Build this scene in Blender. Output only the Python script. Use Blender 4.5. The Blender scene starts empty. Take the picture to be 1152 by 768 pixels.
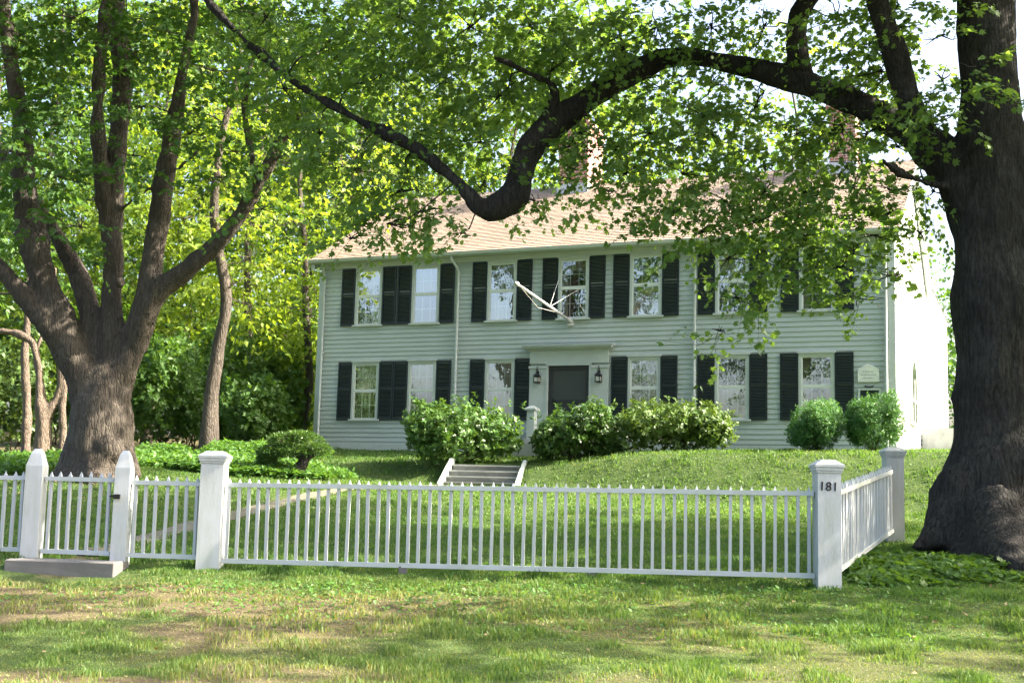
import bpy, math, random
import numpy as np
from mathutils import Vector, Matrix, noise as mnoise

R = math.radians
rng = np.random.default_rng(7)
random.seed(7)
scene = bpy.context.scene
COL = scene.collection

# ------------------------------------------------------------------ camera, light, exposure
EYE = 0.95
PITCH, ROLL, FPX = R(7.0), R(1.44), 1400.0
cd = bpy.data.cameras.new('camera'); cam = bpy.data.objects.new('camera', cd); COL.objects.link(cam)
cd.sensor_width = 36; cd.lens = FPX / 1152 * 36; cd.clip_end = 3000; cd.clip_start = 0.1
cam.matrix_world = Matrix.Translation((0, 0, EYE)) @ Matrix.Rotation(R(90) + PITCH, 4, 'X') @ Matrix.Rotation(ROLL, 4, 'Z')
scene.camera = cam

SUN_DIR = Vector((0.95, -0.07, 0.0)).normalized()
SUN_EL = R(37)
world = bpy.data.worlds.new('World'); scene.world = world; world.use_nodes = True
wn = world.node_tree.nodes; wn.clear()
sky = wn.new('ShaderNodeTexSky'); sky.sky_type = 'NISHITA'; sky.sun_disc = False
sky.sun_elevation = SUN_EL; sky.sun_rotation = math.atan2(SUN_DIR.x, SUN_DIR.y)
sky.air_density = 1.0; sky.dust_density = 7.0; sky.ozone_density = 1.0
bg = wn.new('ShaderNodeBackground'); bg.inputs[1].default_value = 0.15
wo = wn.new('ShaderNodeOutputWorld')
world.node_tree.links.new(sky.outputs[0], bg.inputs[0]); world.node_tree.links.new(bg.outputs[0], wo.inputs[0])
sl = bpy.data.lights.new('sun', 'SUN'); sl.energy = 4.6; sl.angle = R(0.5); sl.color = (1.0, 0.90, 0.74)
so = bpy.data.objects.new('sun', sl); COL.objects.link(so)
sdir = Vector((SUN_DIR.x * math.cos(SUN_EL), SUN_DIR.y * math.cos(SUN_EL), math.sin(SUN_EL)))
so.rotation_euler = sdir.to_track_quat('Z', 'Y').to_euler()
so.location = (30, 0, 40)
scene.view_settings.view_transform = 'Standard'; scene.view_settings.look = 'None'
scene.view_settings.exposure = 2.25; scene.view_settings.gamma = 1.0
scene.view_settings.use_curve_mapping = False
scene.render.engine = 'CYCLES'
scene.cycles.use_denoising = True
scene.cycles.max_bounces = 8; scene.cycles.diffuse_bounces = 4; scene.cycles.transmission_bounces = 4
scene.cycles.transparent_max_bounces = 8; scene.cycles.glossy_bounces = 3
scene.cycles.sample_clamp_indirect = 8

# ------------------------------------------------------------------ helpers
def ray(px, py):
    u, v = px - 576, py - 384
    cr, sr = math.cos(ROLL), math.sin(ROLL)
    a, b = u * cr + v * sr, -u * sr + v * cr
    c, s = math.cos(PITCH), math.sin(PITCH)
    d = (a / FPX, 1.0, -b / FPX)
    return Vector((d[0], d[1] * c - d[2] * s, d[1] * s + d[2] * c))

def at(px, py, Y):
    d = ray(px, py)
    return Vector((0, 0, EYE)) + d * (Y / d.y)

def mlen(px, Y):
    return px / FPX * Y

def tag(o, label=None, cat=None, group=None, kind=None):
    if label: o['label'] = label
    if cat: o['category'] = cat
    if group: o['group'] = group
    if kind: o['kind'] = kind
    return o

def empty(name, loc=(0, 0, 0), rz=0.0):
    o = bpy.data.objects.new(name, None); COL.objects.link(o)
    o.location = loc; o.rotation_euler = (0, 0, rz); o.empty_display_size = 0.2
    return o

class MB:
    """collects simple shapes into one mesh"""
    def __init__(s): s.v = []; s.f = []
    def add(s, vs, fs):
        n = len(s.v); s.v += [tuple(v) for v in vs]; s.f += [tuple(i + n for i in f) for f in fs]
    def box(s, x0, x1, y0, y1, z0, z1):
        s.add([(x0,y0,z0),(x1,y0,z0),(x1,y1,z0),(x0,y1,z0),(x0,y0,z1),(x1,y0,z1),(x1,y1,z1),(x0,y1,z1)],
              [(0,3,2,1),(4,5,6,7),(0,1,5,4),(1,2,6,5),(2,3,7,6),(3,0,4,7)])
    def frustum(s, cx, cy, z0, z1, a0, b0, a1, b1):
        s.add([(cx-a0,cy-b0,z0),(cx+a0,cy-b0,z0),(cx+a0,cy+b0,z0),(cx-a0,cy+b0,z0),
               (cx-a1,cy-b1,z1),(cx+a1,cy-b1,z1),(cx+a1,cy+b1,z1),(cx-a1,cy+b1,z1)],
              [(0,3,2,1),(4,5,6,7),(0,1,5,4),(1,2,6,5),(2,3,7,6),(3,0,4,7)])
    def prism(s, poly, y0, y1):
        """poly in x,z extruded along y"""
        n = len(poly)
        s.add([(x, y0, z) for x, z in poly] + [(x, y1, z) for x, z in poly],
              [tuple(range(n)), tuple(range(2*n-1, n-1, -1))] + [(i, (i+1) % n + 0, (i+1) % n + n, i + n)[::-1] for i in range(n)])
    def prism_x(s, poly, x0, x1):
        """poly in y,z extruded along x"""
        n = len(poly)
        s.add([(x0, y, z) for y, z in poly] + [(x1, y, z) for y, z in poly],
              [tuple(range(n)), tuple(range(2*n-1, n-1, -1))] + [(i, (i+1) % n, (i+1) % n + n, i + n)[::-1] for i in range(n)])
    def tube(s, pts, rad, seg=8, cap=True, wob=0.0):
        pts = [Vector(p) for p in pts]; n = len(pts)
        if not hasattr(rad, '__len__'): rad = [rad] * n
        up = Vector((0.31, 0.23, 0.92)).normalized()
        base = len(s.v); prev = None
        for i, p in enumerate(pts):
            t = (pts[min(i+1, n-1)] - pts[max(i-1, 0)]).normalized()
            a = prev - t * prev.dot(t) if prev is not None else t.cross(up)
            if a.length < 1e-4: a = t.cross(Vector((1, 0, 0)))
            a.normalize(); prev = a; b = t.cross(a)
            for k in range(seg):
                an = 2 * math.pi * k / seg
                q = p + (a * math.cos(an) + b * math.sin(an)) * rad[i]
                if wob: q += mnoise.noise_vector(q * 1.3) * rad[i] * wob
                s.v.append(tuple(q))
        for i in range(n - 1):
            for k in range(seg):
                k2 = (k + 1) % seg
                s.f.append((base+i*seg+k, base+i*seg+k2, base+(i+1)*seg+k2, base+(i+1)*seg+k))
        if cap:
            s.f.append(tuple(base + k for k in range(seg))[::-1])
            s.f.append(tuple(base + (n-1)*seg + k for k in range(seg)))
    def build(s, name, mat, parent=None, smooth=False, fix=False, loc=None):
        me = bpy.data.meshes.new(name); me.from_pydata(s.v, [], s.f); me.update()
        if fix:
            import bmesh
            bm = bmesh.new(); bm.from_mesh(me); bmesh.ops.recalc_face_normals(bm, faces=bm.faces); bm.to_mesh(me); bm.free()
        if smooth: me.polygons.foreach_set('use_smooth', [True] * len(me.polygons))
        if mat: me.materials.append(mat)
        o = bpy.data.objects.new(name, me); COL.objects.link(o)
        if parent: o.parent = parent
        if loc is not None: o.location = loc
        return o

def np_mesh(name, V, F, mat, parent=None, attrs=None, smooth=False):
    """V (n,3); F (m,k) constant size faces; attrs {name: (domain, array)}"""
    V = np.asarray(V, np.float32); F = np.asarray(F, np.int32)
    me = bpy.data.meshes.new(name)
    k = F.shape[1]
    me.vertices.add(len(V)); me.vertices.foreach_set('co', V.ravel())
    me.loops.add(F.size); me.loops.foreach_set('vertex_index', F.ravel())
    me.polygons.add(len(F)); me.polygons.foreach_set('loop_start', np.arange(0, F.size, k, dtype=np.int32))
    if smooth: me.polygons.foreach_set('use_smooth', np.ones(len(F), bool))
    me.update(calc_edges=True)
    for an, (dom, arr) in (attrs or {}).items():
        at_ = me.attributes.new(an, 'FLOAT', dom); at_.data.foreach_set('value', np.asarray(arr, np.float32).ravel())
    if mat: me.materials.append(mat)
    o = bpy.data.objects.new(name, me); COL.objects.link(o)
    if parent: o.parent = parent
    return o

def copy_tree(o, parent=None):
    c = o.copy(); COL.objects.link(c); c.parent = parent
    for ch in list(o.children): copy_tree(ch, c)
    return c

# value noise in numpy
_perm = np.random.default_rng(3).random((256, 256))
def vnoise(x, y):
    xi, yi = np.floor(x).astype(int), np.floor(y).astype(int)
    fx, fy = x - xi, y - yi; fx = fx*fx*(3-2*fx); fy = fy*fy*(3-2*fy)
    g = lambda a, b: _perm[a & 255, b & 255]
    return (g(xi,yi)*(1-fx)+g(xi+1,yi)*fx)*(1-fy) + (g(xi,yi+1)*(1-fx)+g(xi+1,yi+1)*fx)*fy
def fbm(x, y, s, o=4):
    t = 0; a = 1; w = 0
    for i in range(o):
        t = t + a * vnoise(x / s * 2**i + 17.3*i, y / s * 2**i + 5.1*i); w += a; a *= .55
    return t / w

# ------------------------------------------------------------------ materials
class NT:
    def __init__(s, name):
        s.m = bpy.data.materials.new(name); s.m.use_nodes = True; s.t = s.m.node_tree; s.t.nodes.clear()
        s.out = s.n('ShaderNodeOutputMaterial')
    def n(s, typ, **kw):
        nd = s.t.nodes.new(typ)
        for k, v in kw.items(): setattr(nd, k, v)
        return nd
    def l(s, a, b): s.t.links.new(a, b)
    def coord(s, scale=(1, 1, 1), src='Object'):
        tc = s.n('ShaderNodeTexCoord'); mp = s.n('ShaderNodeMapping'); mp.inputs['Scale'].default_value = scale
        s.l(tc.outputs[src], mp.inputs[0]); return mp.outputs[0]
    def noise(s, vec, scale, detail=4, rough=.55):
        nd = s.n('ShaderNodeTexNoise'); nd.inputs['Scale'].default_value = scale
        nd.inputs['Detail'].default_value = detail; nd.inputs['Roughness'].default_value = rough
        s.l(vec, nd.inputs['Vector']); return nd.outputs['Fac']
    def ramp(s, fac, stops):
        r = s.n('ShaderNodeValToRGB'); e = r.color_ramp.elements
        while len(e) < len(stops): e.new(.5)
        for el, (p, c) in zip(e, stops): el.position = p; el.color = (*c, 1) if len(c) == 3 else c
        s.l(fac, r.inputs[0]); return r.outputs[0]
    def mix(s, fac, a, b, mode='MIX'):
        m = s.n('ShaderNodeMix', data_type='RGBA', blend_type=mode)
        for i, x in ((0, fac), (6, a), (7, b)):
            if hasattr(x, 'is_output'): s.l(x, m.inputs[i])
            elif i: m.inputs[i].default_value = (*x, 1)
            else: m.inputs[i].default_value = x
        return m.outputs[2]
    def bump(s, h, strength, dist=.02):
        b = s.n('ShaderNodeBump'); b.inputs['Strength'].default_value = strength; b.inputs['Distance'].default_value = dist
        s.l(h, b.inputs['Height']); return b.outputs[0]
    def bsdf(s, col, rough=.6, bump=None, spec=.4, metal=0):
        p = s.n('ShaderNodeBsdfPrincipled')
        if hasattr(col, 'is_output'): s.l(col, p.inputs['Base Color'])
        else: p.inputs['Base Color'].default_value = (*col, 1)
        p.inputs['Roughness'].default_value = rough; p.inputs['Specular IOR Level'].default_value = spec
        p.inputs['Metallic'].default_value = metal
        if bump is not None: s.l(bump, p.inputs['Normal'])
        return p.outputs[0]
    def done(s, sh): s.l(sh, s.out.inputs[0]); return s.m

def paint(name, col, rough=.55, dirt=.25, dcol=None, scale=3.0, stretch=(1, 1, 1), bump=.15):
    t = NT(name); v = t.coord(stretch); f = t.noise(v, scale, 6, .65)
    dcol = dcol or tuple(c * .55 for c in col)
    fac = t.ramp(f, [(.42, (0, 0, 0)), (.78, (dirt,)*3)])
    c = t.mix(fac, col, dcol)
    f2 = t.noise(v, scale * 14, 3)
    return t.done(t.bsdf(c, rough, t.bump(f2, bump, .004)))

def leafmat(name, ca, cb, trans=.45, tcol=None, rough=.5):
    t = NT(name)
    a = t.n('ShaderNodeAttribute', attribute_name='tint')
    c = t.ramp(a.outputs['Fac'], [(0, ca), (1, cb)])
    bs = t.bsdf(c, rough, spec=.35)
    tr = t.n('ShaderNodeBsdfTranslucent')
    tc = t.mix(1.0, c, tcol or (1.9, 1.75, .6), 'MULTIPLY'); t.l(tc, tr.inputs[0])
    m = t.n('ShaderNodeMixShader'); m.inputs[0].default_value = trans
    t.l(bs, m.inputs[1]); t.l(tr.outputs[0], m.inputs[2])
    return t.done(m.outputs[0])

def barkmat(name, ca, cb, sc=1.0, stretch=(7, 7, 1.3)):
    t = NT(name); v = t.coord(stretch)
    warp = t.n('ShaderNodeTexNoise'); warp.inputs['Scale'].default_value = 1.2; warp.inputs['Detail'].default_value = 5; t.l(v, warp.inputs['Vector'])
    wv = t.mix(.28, v, warp.outputs['Color'], 'LINEAR_LIGHT')
    vo = t.n('ShaderNodeTexVoronoi', feature='DISTANCE_TO_EDGE'); vo.inputs['Scale'].default_value = 2.4 * sc; t.l(wv, vo.inputs['Vector'])
    f = t.noise(wv, 3.5 * sc, 9, .72); fine = t.noise(t.coord((1, 1, .5)), 28, 6, .7)
    big = t.noise(t.coord((1, 1, 1)), 1.1, 5, .6)
    plate = t.ramp(vo.outputs['Distance'], [(0, (0,)*3), (.18, (1,)*3)])
    c = t.ramp(f, [(.32, ca), (.68, cb)])
    c = t.mix(t.ramp(big, [(.42, (0,)*3), (.62, (.55,)*3)]), c, tuple(x * 1.25 for x in ca))
    c = t.mix(t.ramp(fine, [(.4, (.35,)*3), (.65, (0,)*3)]), c, ca)
    h = t.mix(.5, t.mix(.55, plate, f), fine)
    return t.done(t.bsdf(c, .95, t.bump(h, 1.0, .11), spec=.1))

M = {}
M['siding'] = paint('siding_paint', (.425, .485, .475), .5, .45, (.30, .345, .335), 1.4, (1, 1, 2.5), .2)
M['trim'] = paint('trim_paint', (.475, .53, .515), .45, .25, scale=2.5)
M['white'] = paint('fence_paint', (.50, .52, .55), .6, .75, (.36, .39, .33), 4.5, (2.5, 2.5, .5), .5)
M['rail'] = paint('rail_paint', (.54, .57, .59), .6, .7, (.40, .44, .34), 6, (.5, 1, 1), .25)
M['sash'] = paint('sash_paint', (.66, .70, .68), .45, .15)
M['shutter'] = paint('shutter_paint', (.008, .017, .020), .45, .4, (.018, .03, .032), 3)
M['black'] = paint('black_iron', (.012, .012, .013), .4, .2)
M['door'] = paint('storm_door_paint', (.025, .03, .032), .4, .3)
M['screen'] = paint('door_screen', (.05, .058, .058), .6, .3, scale=2)
M['siding_sunlit'] = paint('sunlit_siding_paint', (.78, .78, .76), .5, .15, scale=1.5)  # paler copy of the siding, sunlight put into the colour of the sunny side
M['granite'] = paint('step_concrete', (.16, .155, .15), .85, .8, (.12, .115, .11), 5, bump=.6)
M['steps'] = paint('step_paint', (.36, .375, .37), .7, .6, (.17, .17, .15), 4, bump=.4)
M['lead'] = paint('lead_flashing', (.42, .47, .52), .4, .3)
M['curtain'] = paint('curtain_cloth', (.55, .53, .44), .8, .3)
M['lampglass'] = paint('lantern_pane', (.55, .55, .50), .2, .1)
M['pole'] = paint('pole_paint', (.50, .51, .51), .4, .2)
M['rope'] = paint('rope_fibre', (.6, .58, .54), .8, .2)
M['asphalt'] = paint('road_asphalt', (.055, .055, .055), .9, .4, scale=8, bump=.8)
M['plaque'] = paint('plaque_paint', (.72, .74, .70), .5, .3)
M['interior'] = paint('interior_gloom', (.09, .085, .07), .9, .2)  # gloom of the unlit rooms put into the wall colour

def glassmat():
    t = NT('window_glass')
    v = t.coord((1, 1, 1), 'Object'); nz = t.noise(v, 1.7, 3)
    b = t.bump(nz, .07, .05)
    g = t.n('ShaderNodeBsdfGlossy'); g.inputs['Roughness'].default_value = .015; g.inputs['Color'].default_value = (.95, .97, 1, 1)
    t.l(b, g.inputs['Normal'])
    tr = t.n('ShaderNodeBsdfTransparent'); tr.inputs[0].default_value = (.78, .8, .8, 1)
    m = t.n('ShaderNodeMixShader'); m.inputs[0].default_value = .36
    t.l(tr.outputs[0], m.inputs[1]); t.l(g.outputs[0], m.inputs[2])
    return t.done(m.outputs[0])
M['glass'] = glassmat()

def roofmat():
    t = NT('roof_shingles'); tc = t.n('ShaderNodeTexCoord')
    br = t.n('ShaderNodeTexBrick'); br.inputs['Scale'].default_value = 1.0
    br.inputs['Brick Width'].default_value = .22; br.inputs['Row Height'].default_value = .14
    br.inputs['Mortar Size'].default_value = .012; br.inputs['Bias'].default_value = 0
    br.inputs['Color1'].default_value = (.50, .40, .30, 1); br.inputs['Color2'].default_value = (.31, .24, .185, 1)
    br.inputs['Mortar'].default_value = (.10, .08, .07, 1)
    t.l(tc.outputs['UV'], br.inputs[0])
    n1 = t.noise(t.coord((1, 1, 1)), 1.3, 6, .7)
    n2 = t.noise(t.coord((.5, 1, 1)), 5, 6, .75)
    c = t.mix(t.ramp(n1, [(.35, (0,)*3), (.7, (.65,)*3)]), br.outputs[0], (.30, .25, .20))
    c = t.mix(t.ramp(n2, [(.45, (0,)*3), (.7, (.6,)*3)]), c, (.22, .17, .14))
    h = t.mix(.6, br.outputs[0], t.noise(t.coord((1,1,1)), 40, 2))
    return t.done(t.bsdf(c, .9, t.bump(h, .8, .02), spec=.2))
M['roof'] = roofmat()

def brickmat():
    t = NT('chimney_brick'); tc = t.n('ShaderNodeTexCoord')
    br = t.n('ShaderNodeTexBrick'); br.inputs['Scale'].default_value = 1.0
    br.inputs['Brick Width'].default_value = .215; br.inputs['Row Height'].default_value = .075; br.inputs['Mortar Size'].default_value = .010
    br.inputs['Color1'].default_value = (.34, .15, .10, 1); br.inputs['Color2'].default_value = (.24, .10, .075, 1); br.inputs['Mortar'].default_value = (.42, .38, .34, 1)
    mp = t.n('ShaderNodeMapping'); mp.inputs['Rotation'].default_value = (R(90), 0, 0)
    t.l(tc.outputs['Object'], mp.inputs[0])
    sx = t.n('ShaderNodeSeparateXYZ'); t.l(tc.outputs['Object'], sx.inputs[0])
    ad = t.n('ShaderNodeMath', operation='ADD'); t.l(sx.outputs[0], ad.inputs[0]); t.l(sx.outputs[1], ad.inputs[1])
    cb = t.n('ShaderNodeCombineXYZ'); t.l(ad.outputs[0], cb.inputs[0]); t.l(sx.outputs[2], cb.inputs[1])
    t.l(cb.outputs[0], br.inputs[0])
    return t.done(t.bsdf(br.outputs[0], .9, t.bump(br.outputs['Fac'], -.5, .01)))
M['brick'] = brickmat()

def groundmat():
    t = NT('ground_soil_and_turf'); v = t.coord((1, 1, 1))
    a = t.n('ShaderNodeAttribute', attribute_name='dry')
    n1 = t.noise(v, 6, 8, .7); n2 = t.noise(v, 45, 4, .7)
    green = t.ramp(n1, [(.3, (.04, .075, .022)), (.7, (.09, .13, .045))])
    soil = t.ramp(n2, [(.3, (.085, .07, .04)), (.75, (.21, .17, .105))])
    c = t.mix(a.outputs['Fac'], green, soil)
    return t.done(t.bsdf(c, .95, t.bump(n2, .8, .03), spec=.1))
M['ground'] = groundmat()

def blademat():
    t = NT('grass_blades')
    a = t.n('ShaderNodeAttribute', attribute_name='tint')
    c = t.ramp(a.outputs['Fac'], [(0, (.055, .135, .032)), (.35, (.10, .19, .048)), (.6, (.16, .22, .072)), (.8, (.26, .25, .10)), (1, (.33, .28, .18))])
    bs = t.bsdf(c, .55, spec=.3); tr = t.n('ShaderNodeBsdfTranslucent')
    t.l(t.mix(1.0, c, (1.5, 1.4, .6), 'MULTIPLY'), tr.inputs[0])
    m = t.n('ShaderNodeMixShader'); m.inputs[0].default_value = .45
    t.l(bs, m.inputs[1]); t.l(tr.outputs[0], m.inputs[2]); return t.done(m.outputs[0])
M['blade'] = blademat()
M['pathm'] = paint('path_gravel', (.165, .155, .115), .95, .7, (.08, .085, .05), 9, bump=.8)

M['bark_dark'] = barkmat('dark_bark', (.020, .019, .019), (.115, .11, .108))
M['bark_brown'] = barkmat('brown_bark', (.06, .052, .045), (.23, .20, .17))
M['bark_pale'] = barkmat('pale_bark', (.16, .125, .10), (.34, .28, .23), 1.6)
M['leaf_maple'] = leafmat('maple_leaves', (.065, .14, .048), (.16, .26, .085), .5)
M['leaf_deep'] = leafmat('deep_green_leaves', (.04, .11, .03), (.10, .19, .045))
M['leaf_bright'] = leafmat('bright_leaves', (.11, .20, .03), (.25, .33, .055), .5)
M['leaf_mid'] = leafmat('mid_green_leaves', (.05, .12, .03), (.10, .19, .045), .4)
M['leaf_ever'] = leafmat('evergreen_needles', (.018, .045, .018), (.045, .085, .028), .15)
M['leaf_rhodo'] = leafmat('rhododendron_leaves', (.045, .12, .03), (.12, .21, .055), .25, rough=.35)
M['leaf_rhodo_dark'] = leafmat('dark_rhododendron_leaves', (.04, .10, .03), (.10, .18, .045), .25, rough=.35)
M['leaf_olive'] = leafmat('olive_leaves', (.055, .12, .032), (.14, .21, .06), .25, rough=.4)
M['leaf_yew'] = leafmat('yew_needles', (.04, .13, .04), (.11, .24, .075), .25)
M['leaf_cover'] = leafmat('ground_cover_leaves', (.06, .15, .035), (.12, .24, .06), .35)

# ------------------------------------------------------------------ terrain
TH = R(22.76)
NX, NY = -math.sin(TH), -math.cos(TH)      # outward normal of the house front
HZ = 2.19
def smooth(a, b, x):
    t = np.clip((x - a) / (b - a), 0, 1); return t * t * (3 - 2 * t)
def G(x, y):
    x = np.asarray(x, float); y = np.asarray(y, float)
    q = x * NX + (y - 33) * NY
    s = x * math.cos(TH) - (y - 33) * math.sin(TH)
    t = y - (13.3 + .16 * (3.36 - x))
    low = .05 + .08 * np.clip(t, 0, 40)
    low = np.where(t < 0, .05 + .075 * np.clip(t, -5.2, 0), low)
    low = low - .12 * smooth(7.3, 7.0, y)
    up = HZ - .03 - (.105 - .065 * smooth(2, 6, s)) * np.clip(q, 0, 4.4) + .035 * np.clip(-q, 0, 60) + .012 * np.clip(s - 10, -10, 30)
    wid = 1.5 + 1.7 * smooth(3, 9, s)
    w = smooth(4.3 + wid, 4.3, q)
    z = low * (1 - w) + np.maximum(up, low) * w
    z = z + .42 * np.exp(-((x + 9.5)**2 + (y - 26)**2) / 22.0)
    z = z - .11 * np.exp(-((x + 5.05) / .95)**4 - ((y - 13.65) / .62)**4)
    wob = (fbm(x, y, 2.2, 3) - .5) * .10 + (fbm(x + 50, y, .5, 2) - .5) * .03
    z = z + wob * smooth(7.0, 8.0, y)
    cut = (np.abs(x + .62) < .86) & (y > 26.9) & (y < 28.5)
    return np.where(cut, np.minimum(z, .98 + .42 * np.clip(y - 27.15, 0, 1.4)), z)
def g(x, y): return float(G(np.array([x]), np.array([y]))[0])

def path_d(x, y):
    pts = [(-5.0, 14.4), (-4.9, 16.5), (-4.5, 19.7), (-3.9, 22.5), (-3.1, 25.2), (-1.9, 26.7), (-.75, 27.2)]
    d = np.full(np.shape(x), 99.)
    for (a, b), (c, e) in zip(pts, pts[1:]):
        L = (c-a)**2 + (e-b)**2
        t = np.clip(((x-a)*(c-a) + (y-b)*(e-b)) / L, 0, 1)
        d = np.minimum(d, np.hypot(x - a - t*(c-a), y - b - t*(e-b)))
    return d
def dryness(x, y):
    t = y - (13.3 + .16 * (3.36 - x))
    n = fbm(x, y * 1.6, 1.7, 4)
    left = smooth(3.0, -4.0, x)
    base = smooth(-.4, -1.6, t) * (.36 + .50 * left) + smooth(8.1, 7.5, y) * .5
    return np.clip(base * 1.25 * smooth(.36, .58, n) + .5 * smooth(8.3, 7.5, y) * n, 0, 1)

gx = np.concatenate([np.linspace(-600, -60, 14), np.linspace(-50, -16, 18), np.arange(-15, 15.01, .12), np.linspace(16, 50, 18), np.linspace(60, 600, 14)])
gy = np.concatenate([np.linspace(-300, -20, 8), np.linspace(-10, 5, 8), np.arange(5.5, 40, .12), np.linspace(41, 80, 20), np.linspace(100, 900, 12)])
X, Y = np.meshgrid(gx, gy); Z = G(X, Y)
nx, ny = len(gx), len(gy)
idx = np.arange(nx * ny).reshape(ny, nx)
F = np.stack([idx[:-1, :-1], idx[:-1, 1:], idx[1:, 1:], idx[1:, :-1]], -1).reshape(-1, 4)
dry = np.where(path_d(X, Y) < .34, .7, dryness(X, Y))
inwood = smooth(-7.5, -9.5, X) * smooth(29, 32, Y)
dry = np.maximum(dry, inwood * .8)
ground = np_mesh('ground', np.stack([X, Y, Z], -1).reshape(-1, 3), F, M['ground'], attrs={'dry': ('POINT', dry)}, smooth=True)
tag(ground, kind='structure')

def strip(name, cx, cy, w, mat, lift=.012, jitter=.06):
    P = np.stack([cx, cy], -1); T = np.gradient(P, axis=0); T /= np.linalg.norm(T, axis=1)[:, None]
    N = np.stack([-T[:, 1], T[:, 0]], -1); rows = []
    for k in np.linspace(-1, 1, 7):
        jw = w * (1 + (vnoise(cx * 2 + k * 9, cy * 2) - .5) * jitter * 8 * (abs(k) > .9))
        Q = P + N * (k * jw)[:, None]
        rows.append(np.column_stack([Q, G(Q[:, 0], Q[:, 1]) + lift + .01 * (1 - k * k)]))
    V = np.stack(rows, 1); n = len(P); id_ = np.arange(n * 7).reshape(n, 7)
    F = np.stack([id_[:-1, :-1], id_[1:, :-1], id_[1:, 1:], id_[:-1, 1:]], -1).reshape(-1, 4)
    return np_mesh(name, V.reshape(-1, 3), F, mat, smooth=True)
ctrl = np.array([(-5.05, 15.0), (-4.9, 16.5), (-4.5, 19.7), (-3.9, 22.5), (-3.1, 25.2), (-1.9, 26.7), (-.9, 27.1)])
tt = np.linspace(0, len(ctrl) - 1, 90)
cxs = np.interp(tt, range(len(ctrl)), ctrl[:, 0]); cys = np.interp(tt, range(len(ctrl)), ctrl[:, 1])
kx = np.convolve(np.pad(cxs, 6, 'edge'), np.ones(13)/13, 'valid'); ky = np.convolve(np.pad(cys, 6, 'edge'), np.ones(13)/13, 'valid')
tag(strip('path', kx, ky, np.full(90, .24), M['pathm']), kind='structure')
# road under and behind the camera
mb = MB(); mb.box(-300, 300, -3.5, 6.9, -1.2, -.451)
tag(mb.build('road', M['asphalt']), kind='structure')

# ------------------------------------------------------------------ grass
def blades(name, x, y, h, w, tint, lean=.5):
    n = len(x); z = G(x, y) - .005
    an = rng.random(n) * 2 * np.pi; la = rng.random(n) * 2 * np.pi
    ld = h * lean * (.25 + rng.random(n))
    wx, wy = np.cos(an) * w / 2, np.sin(an) * w / 2
    dx, dy = np.cos(la) * ld, np.sin(la) * ld
    hm = h * .55
    V = np.empty((n, 5, 3), np.float32)
    V[:, 0] = np.stack([x - wx, y - wy, z], -1); V[:, 1] = np.stack([x + wx, y + wy, z], -1)
    V[:, 2] = np.stack([x + wx*.7 + dx*.35, y + wy*.7 + dy*.35, z + hm], -1)
    V[:, 3] = np.stack([x - wx*.7 + dx*.35, y - wy*.7 + dy*.35, z + hm], -1)
    V[:, 4] = np.stack([x + dx, y + dy, z + h * .9], -1)
    b = (np.arange(n) * 5)[:, None]
    F = np.concatenate([b + [0, 1, 2], b + [0, 2, 3], b + [3, 2, 4]], 1).reshape(-1, 3)
    return np_mesh(name, V.reshape(-1, 3), F, M['blade'], attrs={'tint': ('FACE', np.repeat(tint, 3))})
def field(x0, x1, y0, y1, dens):
    n = int((x1-x0) * (y1-y0) * dens); return x0 + rng.random(n) * (x1-x0), y0 + rng.random(n) * (y1-y0)
def infrus(x, y, m=1.0): return np.abs(x) < .43 * y + m
def in_house(x, y):
    q = x * NX + (y - 33) * NY; s = x * math.cos(TH) - (y - 33) * math.sin(TH)
    return (q < .05) & (s > -6.1) & (s < 9.95)
xs, ys, hs, ws, ts = [], [], [], [], []
for (y0, y1, dens, bw, bh) in ((7.3, 10.5, 3400, .009, .036), (10.5, 14.5, 2600, .012, .038), (14.5, 21, 1100, .015, .045), (21, 29, 520, .020, .055), (29, 37, 240, .025, .07)):
    m = .43 * y1 + 1
    x, y = field(-m, m, y0, y1, dens)
    k = infrus(x, y) & ~in_house(x, y); x, y = x[k], y[k]
    t = y - (13.3 + .16 * (3.36 - x)); dr = dryness(x, y)
    keep = (rng.random(len(x)) > dr * .72) & ((path_d(x, y) > .08 + .22 * vnoise(x * 3, y * 3)) | (rng.random(len(x)) < .10)) & (y > 7.35) & ~((np.abs(x + 5.02) < .72) & (y > 13.93) & (y < 14.56))
    keep &= ~((x < -7.5) & (y > 33)) 
    x, y, t, dr = x[keep], y[keep], t[keep], dr[keep]
    cl = fbm(x, y, .28, 2); big = fbm(x + 31, y, 2.5, 3)
    h = bh * (.55 + 1.1 * smooth(.35, .8, cl) * (.5 + .9 * big)) * (.7 + .6 * rng.random(len(x)))
    near = np.exp(-(t / .28)**2); h *= 1 + 1.4 * near * fbm(x, y, .6, 2)      # uncut along the fence
    rough = (t < -.3); h = np.where(rough, h * (.75 + .6 * smooth(.5, .75, cl)), h)
    tint = .04 + .42 * big * rng.random(len(x)) + .36 * (1 - cl) + .16 * rough * fbm(x + 9, y, .9, 3) + dr * .40 * rng.random(len(x)) + .12 * rough * smooth(4, -4, x) + .25 * (rng.random(len(x)) < .06)
    xs.append(x); ys.append(y); hs.append(h); ws.append(bw * (.6 + .8 * rng.random(len(x)))); ts.append(np.clip(tint, 0, 1))
xs, ys, hs, ws, ts = map(np.concatenate, (xs, ys, hs, ws, ts))
tag(blades('grass', xs, ys, hs, ws, ts), 'patchy lawn grass, greener behind the fence and dry in front of it', 'grass', kind='stuff')

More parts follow.
